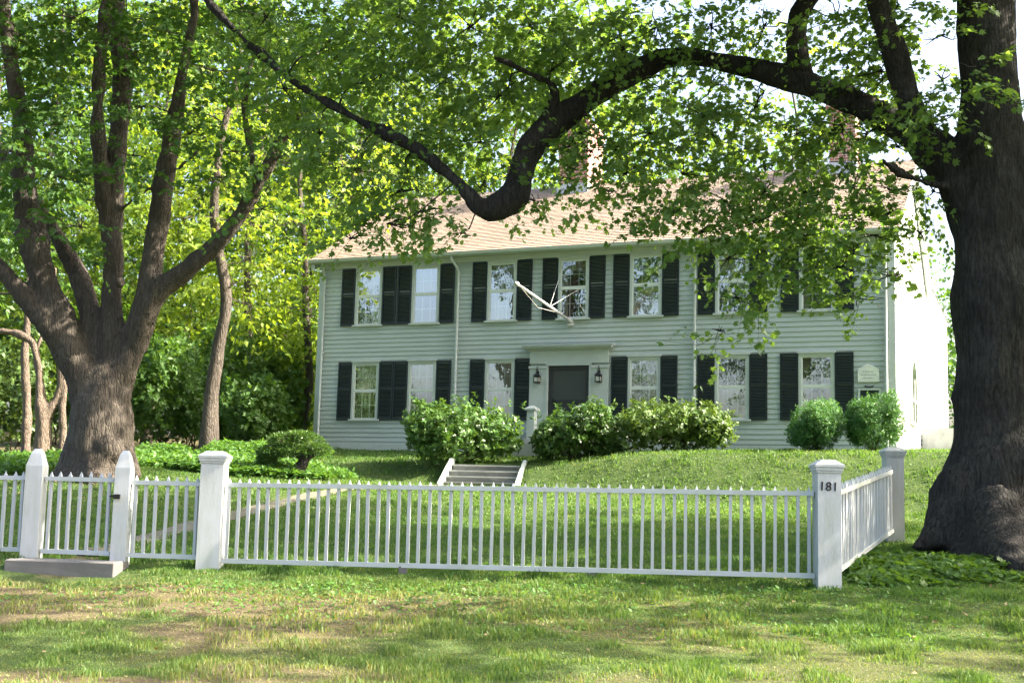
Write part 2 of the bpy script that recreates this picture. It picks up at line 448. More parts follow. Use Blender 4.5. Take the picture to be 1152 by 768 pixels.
# ------------------------------------------------------------------ leaves
MAPLE = np.array([(0,0),(.20,.02),(.50,.20),(.32,.40),(.46,.74),(.15,.64),(0,1.0),(-.15,.64),(-.46,.74),(-.32,.40),(-.50,.20),(-.20,.02)], float)
DIAM = np.array([(0,0),(.30,.40),(0,1.0),(-.30,.40)], float)
LONG = np.array([(0,0),(.14,.45),(0,1.0),(-.14,.45)], float)
def leaves(name, P, A, N, size, tint, mat, parent=None, shape=MAPLE, fold=.12):
    """P points, A leaf axis, N leaf normal, one leaf each"""
    A = A / (np.linalg.norm(A, axis=1)[:, None] + 1e-9)
    B = np.cross(A, N); B /= (np.linalg.norm(B, axis=1)[:, None] + 1e-9); N = np.cross(B, A)
    k = len(shape)
    sx, sy = shape[:, 0], shape[:, 1]; sz = fold * np.abs(sx) - .18 * sy**2
    V = P[:, None, :] + size[:, None, None] * (sx[None, :, None] * B[:, None, :] + sy[None, :, None] * A[:, None, :] + sz[None, :, None] * N[:, None, :])
    n = len(P)
    if k == 4:
        b = (np.arange(n) * 4)[:, None]
        F = np.concatenate([b + [0, 1, 2], b + [0, 2, 3]], 1).reshape(-1, 3); rep = 2
    else:
        F = np.arange(n * k).reshape(n, k); rep = 1
    return np_mesh(name, V.reshape(-1, 3), F, mat, parent, {'tint': ('FACE', np.repeat(np.clip(tint, 0, 1), rep))})

def sprays(C, Rr, axis, spray_len=.7, per=22, n_per_area=1.0, count=None, droop=.35, wid=.32):
    """leafy sprays inside ellipsoids C with radii Rr; returns P, A, N, tint, spray lines"""
    Ps, As, Ns, Ts, L = [], [], [], [], []
    for ci, (c, r) in enumerate(zip(C, Rr)):
        ns = count[ci] if count is not None else max(3, int(n_per_area * (r[0]*r[1] + r[0]*r[2] + r[1]*r[2])))
        u = rng.normal(size=(ns, 3)); u /= np.linalg.norm(u, axis=1)[:, None]
        rad = rng.random(ns) ** .42
        o = c + u * rad[:, None] * r
        d = u * np.array([1, 1, .45]) + rng.normal(size=(ns, 3)) * .35
        out = o - axis; out[:, 2] *= .1; out /= (np.linalg.norm(out, axis=1)[:, None] + 1e-6)
        d = d + out * .5; d[:, 2] -= droop * .6
        d /= np.linalg.norm(d, axis=1)[:, None]
        sl_ = spray_len * (.6 + .8 * rng.random(ns))
        side = np.cross(d, [0, 0, 1.0]); side /= (np.linalg.norm(side, axis=1)[:, None] + 1e-6)
        side += rng.normal(size=(ns, 3)) * .25
        tl = np.repeat(sl_, per); td = np.repeat(d, per, 0); to = np.repeat(o, per, 0); ts_ = np.repeat(side, per, 0)
        m = ns * per
        t = rng.random(m); w = (rng.random(m) * 2 - 1) * wid * (1 - .55 * t)
        p = to + td * (t * tl)[:, None] + ts_ * (w * tl)[:, None]
        p[:, 2] -= droop * (t ** 2) * tl + np.abs(w) * droop * .5 * tl
        p += rng.normal(size=(m, 3)) * .03
        a = td * .6 + ts_ * np.sign(w)[:, None] * .7 + rng.normal(size=(m, 3)) * .35; a[:, 2] -= .45
        nn = rng.normal(size=(m, 3)) * .42; nn[:, 2] += 1.0
        Ps.append(p); As.append(a); Ns.append(nn)
        Ts.append(np.repeat(rng.random(ns), per) * .35 + rng.random(m) * .45 + rng.random() * .2)
        L.append(np.stack([o - d * sl_[:, None] * .25, o + d * sl_[:, None] * .85 - np.array([0, 0, 1]) * (droop * .7 * sl_)[:, None]], 1))
    return np.concatenate(Ps), np.concatenate(As), np.concatenate(Ns), np.concatenate(Ts), np.concatenate(L)

def np_tubes(L, r0, r1, bend=0.08):
    """thin three-sided twigs from (n,2,3) lines; returns V,F"""
    n = len(L); a, b = L[:, 0], L[:, 1]
    m = (a + b) / 2 + rng.normal(size=(n, 3)) * bend * np.linalg.norm(b - a, axis=1)[:, None]
    pts = np.stack([a, m, b], 1); d = b - a; d /= (np.linalg.norm(d, axis=1)[:, None] + 1e-9)
    s1 = np.cross(d, [.3, .2, 1.0]); s1 /= (np.linalg.norm(s1, axis=1)[:, None] + 1e-9); s2 = np.cross(d, s1)
    rr = np.array([r0, (r0 + r1) / 2, r1]); V = np.empty((n, 3, 3, 3))
    for k in range(3):
        an = k * 2 * np.pi / 3
        V[:, :, k] = pts + (s1 * np.cos(an) + s2 * np.sin(an))[:, None, :] * rr[None, :, None]
    base = (np.arange(n) * 9)[:, None]; F = []
    for i in range(2):
        for k in range(3):
            k2 = (k + 1) % 3
            F.append(base + [i*3+k, i*3+k2, (i+1)*3+k2, (i+1)*3+k])
    return V.reshape(-1, 3), np.concatenate(F, 1).reshape(-1, 4)

def catmull(pts, rad, sub=5):
    P = [Vector(p) for p in pts]; out, ro = [], []
    for i in range(len(P) - 1):
        p0, p1, p2, p3 = P[max(i-1, 0)], P[i], P[i+1], P[min(i+2, len(P)-1)]
        for k in range(sub):
            t = k / sub
            out.append(.5 * ((2*p1) + (p2-p0)*t + (2*p0-5*p1+4*p2-p3)*t*t + (3*p1-p0-3*p2+p3)*t**3))
            ro.append(rad[i] * (1-t) + rad[i+1] * t)
    out.append(P[-1]); ro.append(rad[-1]); return out, ro

def limb_mesh(name, limbs, mat, parent, voxel=.05, seg=12, extra=None, wob=.22):
    """limbs: lists of (point, radius) joined into one skin"""
    mb = MB(); allp = []
    for L in limbs:
        pts, rad = catmull([p for p, r in L], [r for p, r in L])
        mb.tube(pts, rad, seg, True, wob); allp += [(np.array(p), r) for p, r in zip(pts, rad)]
    if extra: extra(mb)
    o = mb.build(name, mat, parent)
    if voxel:
        md = o.modifiers.new('r', 'REMESH'); md.mode = 'VOXEL'; md.voxel_size = voxel
        ms = o.modifiers.new('s', 'SMOOTH'); ms.iterations = 7; ms.factor = .5
        dg = bpy.context.evaluated_depsgraph_get(); me = bpy.data.meshes.new_from_object(o.evaluated_get(dg))
        o.modifiers.clear(); o.data = me
        n = len(me.vertices); co = np.empty(n*3, np.float32); me.vertices.foreach_get('co', co); co = co.reshape(-1, 3)
        no = np.empty(n*3, np.float32); me.vertices.foreach_get('normal', no); no = no.reshape(-1, 3)
        an = fbm(co[:, 0]*6 + co[:, 1]*5, co[:, 2] * 1.0, .55, 3) - .5      # long vertical furrows
        bl = fbm(co[:, 0]*2 + 9, co[:, 2]*2 + co[:, 1]*2, 1.1, 3) - .5      # lumps
        co += no * (an * .045 + bl * .11)[:, None] * min(1, voxel * 25)
        me.vertices.foreach_set('co', co.ravel())
    me = o.data
    me.polygons.foreach_set('use_smooth', np.ones(len(me.polygons), bool)); me.update()
    if not me.materials: me.materials.append(mat)
    return o, allp

def reach(allp, targets, r=.03):
    """branch lines that link each foliage cluster to the nearest limb or to a cluster already linked"""
    A = [np.array(p) for p, _ in allp]; RR = [x for _, x in allp]; out = []
    T = [np.array(c) for c in targets]; A0 = np.array(A)
    T.sort(key=lambda c: np.min(np.linalg.norm(A0 - c, axis=1)))
    for c in T:
        An = np.array(A); d = np.linalg.norm(An - c, axis=1); i = int(np.argmin(d)); a = An[i]; L = d[i]
        if L < .15: continue
        j = rng.normal(size=3) * .10 * L
        m1 = a + (c - a) * .35 + np.array([0, 0, .07 * L]) + j; m2 = a + (c - a) * .7 + np.array([0, 0, .06 * L]) - j * .6
        rr = min(RR[i] * .7, .010 + .010 * L)
        out.append([(Vector(a), rr), (Vector(m1), rr * .8), (Vector(m2), rr * .6), (Vector(c), rr * .4)])
        for q, k in ((m1, .8), (m2, .6), (c, .5)): A.append(q); RR.append(rr * k)
    return out

def fork_lines(C, Rr, n=5):
    L = []
    for c, r in zip(C, Rr):
        for k in range(n):
            u = rng.normal(size=3); u /= np.linalg.norm(u); L.append([c - u * r * .1, c + u * r * .8])
    return np.array(L)
def crown_wood(name, branches, forks, twigs, mat, parent):
    mb = MB()
    for b in branches:
        pts, rad = catmull([p for p, r in b], [r for p, r in b], 4); mb.tube(pts, rad, 5, False)
    V = np.array(mb.v).reshape(-1, 3) if mb.v else np.zeros((0, 3)); F = np.array(mb.f).reshape(-1, 4) if mb.f else np.zeros((0, 4), int)
    for L, a, b in ((forks, .014, .005), (twigs, .005, .002)):
        if L is not None and len(L):
            v, f = np_tubes(L, a, b); F = np.concatenate([F, f + len(V)]); V = np.concatenate([V, v])
    return np_mesh(name, V, F, mat, parent)

# ------------------------------------------------------------------ the house
house = empty('clapboard_house', (0, 33, HZ), -TH)
tag(house, 'long two-storey pale green clapboard house with black shutters and shingle roof', 'house')
S0, S1, DEP = -6.0, 9.82, 10.0
WIN_C_UP = [-4.40, -2.61, -.32, 1.73, 3.70, 5.94, 8.02]
WIN_C_LO = [-4.40, -2.64, -.32, 3.68, 5.94, 8.00]
WW, UZ, LZ = .86, (3.38, 5.0), (.73, 2.33)
EXP = .125
def clap(mb, a0, a1, z0, z1, openings, xf, top=None):
    """clapboards on a wall running a0..a1; xf(a, depth_out, z) -> point"""
    k = 0; z = z0
    while z < z1 - 1e-4:
        zt = min(z + EXP, z1)
        cuts = sorted({z, zt} | {v for o in openings for v in o[2:4] if z < v < zt})
        for b0, b1 in zip(cuts, cuts[1:]):
            segs = [(a0, a1)] if top is None else [top((b0 + b1) / 2)]
            for o in openings:
                if o[2] < (b0 + b1) / 2 < o[3]:
                    ns = []
                    for s_, e_ in segs:
                        if o[1] <= s_ or o[0] >= e_: ns.append((s_, e_)); continue
                        if o[0] > s_: ns.append((s_, o[0]))
                        if o[1] < e_: ns.append((o[1], e_))
                    segs = ns
            f0, f1 = (b0 - z) / EXP, (b1 - z) / EXP
            d0, d1 = .024 - .020 * f0, .024 - .020 * f1
            for s_, e_ in segs:
                if e_ - s_ < .01: continue
                vs = [xf(s_, d0, b0), xf(e_, d0, b0), xf(e_, -.10, b0), xf(s_, -.10, b0), xf(s_, d1, b1), xf(e_, d1, b1), xf(e_, -.10, b1), xf(s_, -.10, b1)]
                mb.add(vs, [(0,3,2,1),(4,5,6,7),(0,1,5,4),(1,2,6,5),(2,3,7,6),(3,0,4,7)])
        z = zt
opens = [(c - WW/2, c + WW/2, *UZ) for c in WIN_C_UP] + [(c - WW/2, c + WW/2, *LZ) for c in WIN_C_LO] + [(1.08, 2.22, .30, 2.42)]
M['darkglass'] = (lambda t: t.done(t.bsdf((.03, .035, .035), .06, spec=.6)))(NT('side_window_dark_pane'))  # opaque pane, darkness of the room behind put into its colour
mb = MB(); clap(mb, S0 + .14, S1 - .14, 0.0, 5.02, opens, lambda a, d, z: (a, -d, z))
mb.build('front_wall', M['siding'], house, fix=True)
# side wall (right) with the gable above it
RZ0, RIDGE, OV = 5.22, 8.20, .32
def gable_top(z):
    if z < 5.02: return (.02, DEP - .02)
    f = (z - 5.0) / (RIDGE - .12 - 5.0); return (.02 + f * DEP / 2, DEP - .02 - f * DEP / 2)
sidewin = []
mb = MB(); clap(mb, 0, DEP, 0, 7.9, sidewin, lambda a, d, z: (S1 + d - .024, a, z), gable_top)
mb.build('side_wall', M['siding_sunlit'], house, fix=True)
mb = MB(); clap(mb, 0, DEP, 0, 7.9, [], lambda a, d, z: (S0 - d + .024, a, z), gable_top)
mb.build('side_wall', M['siding'], house, fix=True)
mb = MB(); clap(mb, S0 + .1, S1 - .1, 0, 5.0, [], lambda a, d, z: (a, DEP + d, z)); mb.build('rear_wall', M['siding'], house, fix=True)
mb = MB(); mb.box(S0 + .05, S1 - .05, .0, DEP - .05, -.5, -.004); mb.build('foundation', M['granite'], house)
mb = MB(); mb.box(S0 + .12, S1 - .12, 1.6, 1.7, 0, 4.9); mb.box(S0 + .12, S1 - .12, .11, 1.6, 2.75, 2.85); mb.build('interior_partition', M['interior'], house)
# corner boards, frieze, water table
mb = MB(); mb.box(S0 - .02, S0 + .14, -.034, .10, 0, 4.98); mb.build('corner_board', M['trim'], house)
mb = MB(); mb.box(S1 - .14, S1 + .02, -.034, .02, 0, 4.98); mb.box(S1 + .003, S1 + .022, .021, .16, 0, 5.1); mb.build('corner_board', M['trim'], house)
mb = MB(); mb.box(S0 - .03, S1 + .03, -.06, .08, 5.021, 5.16); mb.box(S0 - .05, S1 + .05, -.20, .08, 5.163, 5.20); mb.build('frieze', M['trim'], house)
mb = MB(); mb.box(S0 + .141, S1 - .141, -.05, -.026, -.12, .06); mb.build('water_table', M['trim'], house)
# gutter: half-round section
mb = MB(); prof = []
for k in range(9):
    a = math.pi + k * math.pi / 8
    prof.append((-OV - .02 + .065 * math.cos(a), 5.23 + .075 * math.sin(a)))
prof += [(-OV + .035, 5.245), (-OV - .09, 5.245)]
mb.prism_x(prof, S0 - .22, S1 + .2); mb.build('gutter', M['trim'], house, fix=True)
mb = MB(); mb.box(S0 - .2, S1 + .19, -OV + .046, -.201, 5.17, 5.20); mb.build('soffit', M['trim'], house)
def downspout(s, x_off=0):
    mb = MB(); mb.tube([(s - x_off, -OV, 5.17), (s - x_off, -OV + .02, 5.06), (s - x_off*.3, -.16, 4.9), (s, -.085, 4.78), (s, -.085, 3), (s, -.085, .15), (s, -.16, .05)], .038, 10)
    for z in (4.3, 2.6, 1.0): mb.box(s - .05, s + .05, -.09, -.026, z, z + .03)
    mb.build('downspout', M['trim'], house, smooth=True)
downspout(-1.60, .12); downspout(5.0); downspout(S0 + .17, -.05); downspout(S1 - .19)
# roof: two shingled slopes with thickness, butts stepped in courses
def roof(parent, x0, x1, depth, z0, ridge, ov, name='roof', y_off=0):
    mid = depth / 2; sl_ = math.hypot(mid + ov, ridge - z0); V, F, UV = [], [], []
    course = .14; n = int(sl_ / course)
    for side in (0, 1):
        for k in range(n + 1):
            a, b = k / (n + 1), (k + 1) / (n + 1)
            def pt(f, lift, x):
                yy = -ov + f * (mid + ov); zz = z0 + f * (ridge - z0)
                if side: yy = depth - yy
                nl = math.hypot(ridge - z0, mid + ov); ny_, nz_ = -(ridge - z0) / nl, (mid + ov) / nl
                if side: ny_ = -ny_
                return (x, yy + ny_ * lift + y_off, zz + nz_ * lift)
            i = len(V)
            V += [pt(a, .030, x0), pt(a, .030, x1), pt(b, .014, x1), pt(b, .014, x0), pt(a, .010, x0), pt(a, .010, x1)]
            q = [(i, i+1, i+2, i+3), (i+4, i+5, i+1, i)]
            if side: q = [f[::-1] for f in q]
            F += q
            for f in q: UV += [((V[j][0]), (k + (1 if j - i in (2, 3) else 0)) * course) for j in f]
    me = bpy.data.meshes.new(name); me.from_pydata(V, [], F); uv = me.uv_layers.new(name='UVMap')
    uv.data.foreach_set('uv', np.array(UV, np.float32).ravel()); me.materials.append(M['roof'])
    o = bpy.data.objects.new(name, me); COL.objects.link(o); o.parent = parent
    mb = MB()
    prof = [(-ov + y_off, z0), (mid + y_off, ridge), (depth + ov + y_off, z0), (depth + ov + y_off, z0 - .04), (mid + y_off, ridge - .14), (-ov + y_off, z0 - .04)]
    for a, b in ((x0 + .01, x1 - .01),):
        mb.prism_x(prof[:2] + [(mid + y_off, ridge - .10), (-ov + y_off, z0 - .035)], a, b)
        mb.prism_x([(mid + y_off, ridge), (depth + ov + y_off, z0), (depth + ov + y_off, z0 - .035), (mid + y_off, ridge - .10)], a, b)
    mb.build('roof_deck', M['trim'], o, fix=True)
    mb = MB(); mb.prism_x([(mid - .14 + y_off, ridge - .06), (mid + y_off, ridge + .045), (mid + .14 + y_off, ridge - .06), (mid + y_off, ridge + .03)], x0, x1)
    mb.build('ridge_cap', M['roof'], o, fix=True)
    return o
main_roof = roof(house, S0 - .2, S1 + .18, DEP - .0, RZ0 + .03, RIDGE + .04, OV)
for sx in (S1 + .03, S0 - .19):      # rake boards
    mb = MB(); mb.prism_x([(-.25, 5.16), (DEP/2, 8.10), (DEP + .25, 5.16), (DEP + .25, 4.98), (DEP/2, 7.90), (-.25, 4.98)], sx, sx + .12); mb.build('rake_board', M['trim'], house, fix=True)
def chimney(s0, s1, y0, y1, ztop):
    mb = MB(); mb.box(s0, s1, y0, y1, 6.8, ztop); 
    mb.box(s0 - .04, s1 + .04, y0 - .04, y1 + .04, ztop, ztop + .16); mb.box(s0 - .08, s1 + .08, y0 - .08, y1 + .08, ztop + .16, ztop + .28)
    mb.box(s0, s1, y0, y1, ztop + .28, ztop + .42)
    c = mb.build('chimney', M['brick'], main_roof)
    mb = MB(); mb.box(s0 - .05, s1 + .012, y0 - .012, y0 + .3, 7.7, 8.20); mb.build('flashing', M['lead'], main_roof)
chimney(-.42, .52, 4.35, 5.75, 9.75); chimney(7.70, 8.42, 4.3, 5.3, 9.6)

# windows
def make_window(z0, z1):
    h = z1 - z0; w = WW
    f = MB(); c = .065
    f.box(-w/2, -w/2 + c, -.045, .06, 0, h); f.box(w/2 - c, w/2, -.045, .06, 0, h)
    f.box(-w/2 + c, w/2 - c, -.045, .06, h - c, h); f.box(-w/2 - .03, w/2 + .03, -.075, -.026, h, h + .045)
    fr = f.build('window', M['trim'], house)
    s = MB(); s.box(-w/2 - .05, w/2 + .05, -.085, .06, -.045, .003); s.build('sill', M['trim'], fr)
    s = MB(); i0, i1 = -w/2 + c, w/2 - c; b = .035; mid = h * .5
    for za, zb in ((.004, mid - .01), (mid + .01, h - c)):
        s.box(i0, i0 + b, -.02, .0, za, zb); s.box(i1 - b, i1, -.02, .0, za, zb); s.box(i0 + b, i1 - b, -.02, .0, za, za + b); s.box(i0 + b, i1 - b, -.02, .0, zb - b, zb)
    s.box(i0, i1, -.024, -.002, mid - .0099, mid + .0099)
    s.build('storm_sash', M['sash'], fr)
    s = MB(); s.add([(i0, -.008, 0), (i1, -.008, 0), (i1, -.008, h - c), (i0, -.008, h - c)], [(0, 1, 2, 3)]); s.build('glass', M['glass'], fr)
    s = MB()
    for k in (1, 2): x = i0 + (i1 - i0) * k / 3; s.box(x - .011, x + .011, .035, .055, .02, h - c)
    for (za, zb) in ((.0, mid), (mid, h - c)):
        zz = (za + zb) / 2; s.box(i0, i1, .036, .054, zz - .011, zz + .011)
    s.box(i0, i1, .033, .058, mid - .025, mid + .025)
    s.build('muntins', M['sash'], fr)
    return fr
def curtain(fr, h, kind):
    i0, i1 = -WW/2 + .07, WW/2 - .07; s = MB()
    def drape(x0, x1, za, zb, y=.13):
        n = 18; v = []; 
        for k in range(n + 1):
            x = x0 + (x1 - x0) * k / n; yy = y + .012 * math.sin(k * 2.3) + .006 * math.sin(k * 5.1)
            v += [(x, yy, za), (x, yy, zb)]
        s.add(v, [(2*k, 2*k+2, 2*k+3, 2*k+1) for k in range(n)])
    if kind == 'shade': drape(i0, i1, h * .55, h - .06)
    elif kind == 'half': drape(i0, i1, .03, h * .52)
    elif kind == 'sides': drape(i0, i0 + .16, .03, h - .06); drape(i1 - .16, i1, .03, h - .06); drape(i0, i1, h * .8, h - .06, .15)
    elif kind == 'full': drape(i0, i1, .03, h - .06)
    s.build('curtain', M['curtain'], fr)
def make_shutter(h):
    w = .44; s = MB(); st = .045
    s.box(-w/2, -w/2 + st, -.035, 0, 0, h); s.box(w/2 - st, w/2, -.035, 0, 0, h)
    for z, t in ((0, .075), (h * .52, .055), (h - .06, .06)): s.box(-w/2 + st, w/2 - st, -.034, -.002, z, z + t)
    z = .085
    while z < h - .08:
        if not (h * .52 - .03 < z < h * .52 + .06):
            s.add([(-w/2+st, -.03, z), (w/2-st, -.03, z), (w/2-st, -.008, z+.026), (-w/2+st, -.008, z+.026), (-w/2+st, -.03, z+.006), (w/2-st, -.03, z+.006), (w/2-st, -.008, z+.032), (-w/2+st, -.008, z+.032)],
                  [(0,1,5,4),(0,3,2,1),(4,5,6,7),(2,3,7,6)])
        z += .036
    return s.build('shutter', M['shutter'], house, fix=True)
kinds_up = ['shade', 'shade', 'full', 'sides', 'half', 'shade', 'sides']; kinds_lo = ['shade', 'shade', 'full', 'sides', 'half', 'sides']
for cs, (z0, z1), kinds in ((WIN_C_UP, UZ, kinds_up), (WIN_C_LO, LZ, kinds_lo)):
    h = z1 - z0; wp = make_window(z0, z1); sp = make_shutter(h + .03)
    fw = fs = True
    for i, c in enumerate(cs):
        w = wp if i == 0 else copy_tree(wp, house)
        if i == 0: protos = wp
        w.location = (c, 0, z0)
        for side in (-1, 1):
            s = sp if fs else sp.copy()
            if not fs: COL.objects.link(s); s.parent = house
            fs = False
            s.location = (c + side * (WW/2 + .225), -.027, z0 - .02); s.rotation_euler = (R(random.uniform(-.5, .2)), 0, R(random.uniform(-1, 1)))
    for i, w in enumerate([o for o in house.children if o.name.startswith('window') and abs(o.location.z - z0) < .01]):
        curtain(w, h, kinds[cs.index(min(cs, key=lambda c: abs(c - w.location.x)))])

# doorway
door_trim = MB()
for x0, x1 in ((.56, 1.02), (2.28, 2.74)):
    door_trim.box(x0, x1, -.085, -.026, .30, 2.06); door_trim.box(x0 - .02, x1 + .02, -.105, -.026, .30, .46); door_trim.box(x0 - .02, x1 + .02, -.11, -.026, 2.061, 2.13)
door_trim.box(1.021, 1.08, -.10, .06, .30, 2.131); door_trim.box(2.22, 2.279, -.10, .06, .30, 2.131); door_trim.box(1.02, 2.28, -.105, .06, 2.132, 2.19)
door_trim.box(.56, 2.74, -.09, -.026, 2.191, 2.54); door_trim.box(1.08, 2.22, -.026, .06, 2.191, 2.42)
door_trim.box(.50, 2.80, -.15, -.026, 2.541, 2.575); door_trim.box(.44, 2.86, -.23, -.026, 2.576, 2.615); door_trim.box(.40, 2.90, -.28, -.026, 2.616, 2.65)
door_trim.build('door_surround', M['trim'], house)
mb = MB(); mb.box(.39, 2.91, -.29, -.026, 2.651, 2.665); mb.build('door_hood_flashing', M['lead'], house)
mb = MB()
mb.box(1.08, 1.19, -.03, .02, .30, 2.13); mb.box(2.11, 2.22, -.03, .02, .30, 2.13); mb.box(1.19, 2.11, -.03, .02, 2.02, 2.13); mb.box(1.19, 2.11, -.03, .02, .30, .5); mb.box(1.19, 2.11, -.03, .02, 1.17, 1.24)
dr = mb.build('door', M['door'], house)
mb = MB(); mb.box(1.19, 2.11, -.012, .004, 1.24, 2.02); mb.build('screen', M['screen'], dr)
mb = MB(); mb.box(1.19, 2.11, -.012, .004, .5, 1.17); mb.build('lower_panel', M['door'], dr)
mb = MB(); mb.box(1.21, 1.24, -.07, -.031, 1.12, 1.26); mb.tube([(1.225, -.075, 1.2), (1.30, -.08, 1.2)], .012, 8); mb.build('handle', M['black'], dr)
# stoop before the door
stoop = empty('front_stoop', (0, 33, HZ), -TH); tag(stoop, 'low grey entry stoop below the front door with one pale newel post', 'stoop')
mb = MB()
for k, (y0, z) in enumerate(((-1.15, .30), (-1.45, .15), (-1.75, .02))): mb.box(.6, 2.7, y0, -.05 if k == 0 else y0 + .3, -.3, z)
mb.build('step', M['steps'], stoop)
for x in (1.10, 2.40):
    mb = MB(); mb.box(x - .10, x + .10, -1.30, -1.10, -.2, .88); mb.box(x - .15, x + .15, -1.35, -1.05, .881, .93); mb.frustum(x, -1.20, .93, 1.0, .15, .15, .04, .04)
    mb.build('newel_post', M['trim'], stoop)

# plaque and small dark window
mb = MB(); mb.prism([(8.97, 1.62), (9.46, 1.62), (9.46, 1.93), (9.215, 2.06), (8.97, 1.93)], -.055, -.025)
plq = mb.build('house_plaque', M['plaque'], None, fix=True); plq.location = house.location; plq.rotation_euler = house.rotation_euler
tag(plq, 'small white gabled plaque on the clapboards between right-end shutter and corner', 'plaque')
mb = MB()
for z, a, b in ((1.86, 9.08, 9.35), (1.79, 9.04, 9.39), (1.71, 9.10, 9.33)):
    x = a
    while x < b: 
        wd = random.uniform(.03, .07); mb.box(x, min(x + wd, b), -.057, -.0551, z - .012, z + .012); x += wd + .018
mb.build('lettering', paint('plaque_ink', (.42, .45, .42)), plq)
mb = MB(); mb.box(8.97, 9.50, -.055, -.026, 1.42, 1.47); mb.box(8.97, 9.02, -.055, -.026, .75, 1.42); mb.box(9.45, 9.50, -.055, -.026, .75, 1.42); mb.box(8.97, 9.50, -.07, -.026, .70, .75)
hw = mb.build('hatch_frame', M['trim'], house); mb = MB(); mb.box(9.02, 9.45, -.035, -.024, .75, 1.42); mb.build('dark_panel', M['shutter'], hw)
mb = MB(); mb.tube([(9.13, -.05, 1.53), (9.17, -.06, 1.505), (9.23, -.06, 1.50), (9.29, -.06, 1.505), (9.33, -.05, 1.53)], .016, 8); mb.build('door_pull', M['black'], house, smooth=True)

# arched side window + doors on the sunny side
def side_window(parent, y0, y1, z0, z1, arch):
    x = S1 + .01
    f = MB(); c = .08
    f.box(x, x + .05, y0 - c, y0, z0, z1); f.box(x, x + .05, y1, y1 + c, z0, z1); f.box(x, x + .055, (y0+y1)/2 - .03, (y0+y1)/2 + .03, z0, z1); f.box(x, x + .056, y0, y1, (z0+z1)/2 - .03, (z0+z1)/2 + .03); f.box(x, x + .08, y0 - c - .03, y1 + c + .03, z0 - .07, z0)
    if arch:
        r = (y1 - y0) / 2; cy = (y0 + y1) / 2
        for k in range(10):
            a, b = math.pi * k / 10, math.pi * (k + 1) / 10
            q = [(cy + math.cos(t) * rr, z1 + math.sin(t) * rr * .7) for t, rr in ((a, r), (b, r), (b, r + c), (a, r + c))]
            f.prism_x(q, x, x + .05)
    else: f.box(x, x + .05, y0 - c, y1 + c, z1, z1 + c)
    w = f.build('window', M['siding_sunlit'], parent, fix=True)
    g_ = MB(); pts = [(y0, z0), (y1, z0), (y1, z1)]
    if arch: pts += [((y0+y1)/2 + math.cos(math.pi*k/10) * (y1-y0)/2, z1 + math.sin(math.pi*k/10) * (y1-y0)/2 * .7) for k in range(1, 10)]
    pts += [(y0, z1)]
    g_.prism_x(pts, x + .018, x + .047); g_.build('glass', M['darkglass'], w, fix=True)
side_window(house, 3.9, 5.3, .93, 2.1, True)
side_window(house, 4.3, 5.3, 5.3, 6.5, False)
# rear ell behind the gable, same sunny side
ell = MB(); clap(ell, DEP + .02, 20.5, 0, 5.9, [], lambda a, d, z: (S1 - .05 + d, a, z)); ell.build('rear_wing_wall', M['siding_sunlit'], house, fix=True)
ell = MB(); ell.box(4.0, S1 - .16, 20.2, 20.4, 0, 4.6); ell.box(4.0, 4.1, DEP + .1, 20.4, 0, 4.6); ell.build('rear_wing_wall', M['siding'], house)
mb = MB(); mb.add([(3.7, DEP + .05, 5.9), (S1 + .0, DEP + .05, 5.9), (S1 + .0, 20.7, 5.9), (3.7, 20.7, 5.9), (6.8, DEP + .05, 7.4), (6.8, 20.7, 7.4)], [(1, 2, 5, 4), (0, 4, 5, 3), (0, 1, 4), (2, 3, 5), (0, 3, 2, 1)])
mb.build('rear_wing_roof', M['roof'], house, fix=True)
mb = MB(); mb.prism_x([(7.2, -.1), (9.6, -.1), (9.6, .1), (7.2, .95)], S1 + .025, S1 + 1.1); mb.build('bulkhead', M['steps'], house, fix=True)
for y, z, r in ((1.6, 1.9, .05), (1.9, 1.9, .05), (1.9, 1.6, .04)):
    mb = MB(); mb.box(S1 + .02, S1 + .11, y, y + 2*r, z, z + 2*r); mb.tube([(S1 + .11, y + r, z + r), (S1 + .14, y + r, z + r)], r * .8, 10); mb.build('electric_meter', M['lead'], house)
mb = MB(); mb.tube([(S1 + .06, 12.5, .1), (S1 + .06, 12.5, 4.3)], .045, 8); mb.build('downspout', M['siding_sunlit'], house)

# lanterns
def lantern(s, label):
    o = empty('wall_lantern', house.matrix_basis @ Vector((s, -.085, 1.68)), -TH); o.scale = (.85, .85, .88)
    tag(o, label, 'lantern', 'wall lanterns beside the front door')
    if lantern.proto is None:
        f = MB()
        for x in (-.075, .075):
            for y in (-.16, -.01): f.box(x - .01, x + .01, y - .01, y + .01, .02, .20)
        f.box(-.09, .09, -.175, .005, 0, .03); f.frustum(0, -.085, .20, .215, .10, .095, .10, .095); f.frustum(0, -.085, .215, .30, .095, .09, .02, .02); f.frustum(0, -.085, .30, .34, .02, .02, .006, .006)
        f.build('body', M['black'], o)
        f = MB(); f.box(-.066, .066, -.151, -.019, .031, .16); f.build('pane', M['lampglass'], o)
        f = MB(); pts = [(0, -.085, .33), (0, -.11, .39), (0, -.09, .46), (0, -.03, .48), (0, .0, .43), (0, .0, .30), (0, .0, .16)]
        p, r = catmull(pts, [.011] * len(pts)); f.tube(p, r, 8)
        pts = [(-.0, -.05, .42), (-.04, -.05, .38), (-.05, -.05, .32), (-.0, -.04, .30), (.03, -.03, .34)]
        p, r = catmull(pts, [.009] * len(pts)); f.tube(p, r, 6); f.box(-.035, .035, -.012, .005, .12, .36)
        f.build('bracket', M['black'], o); lantern.proto = o
    else:
        for ch in lantern.proto.children:
            c = ch.copy(); COL.objects.link(c); c.parent = o
lantern.proto = None
bpy.context.view_layer.update()
lantern(.80, 'black wall lantern on the pilaster left of the dark door, nearer the flagpole tip')
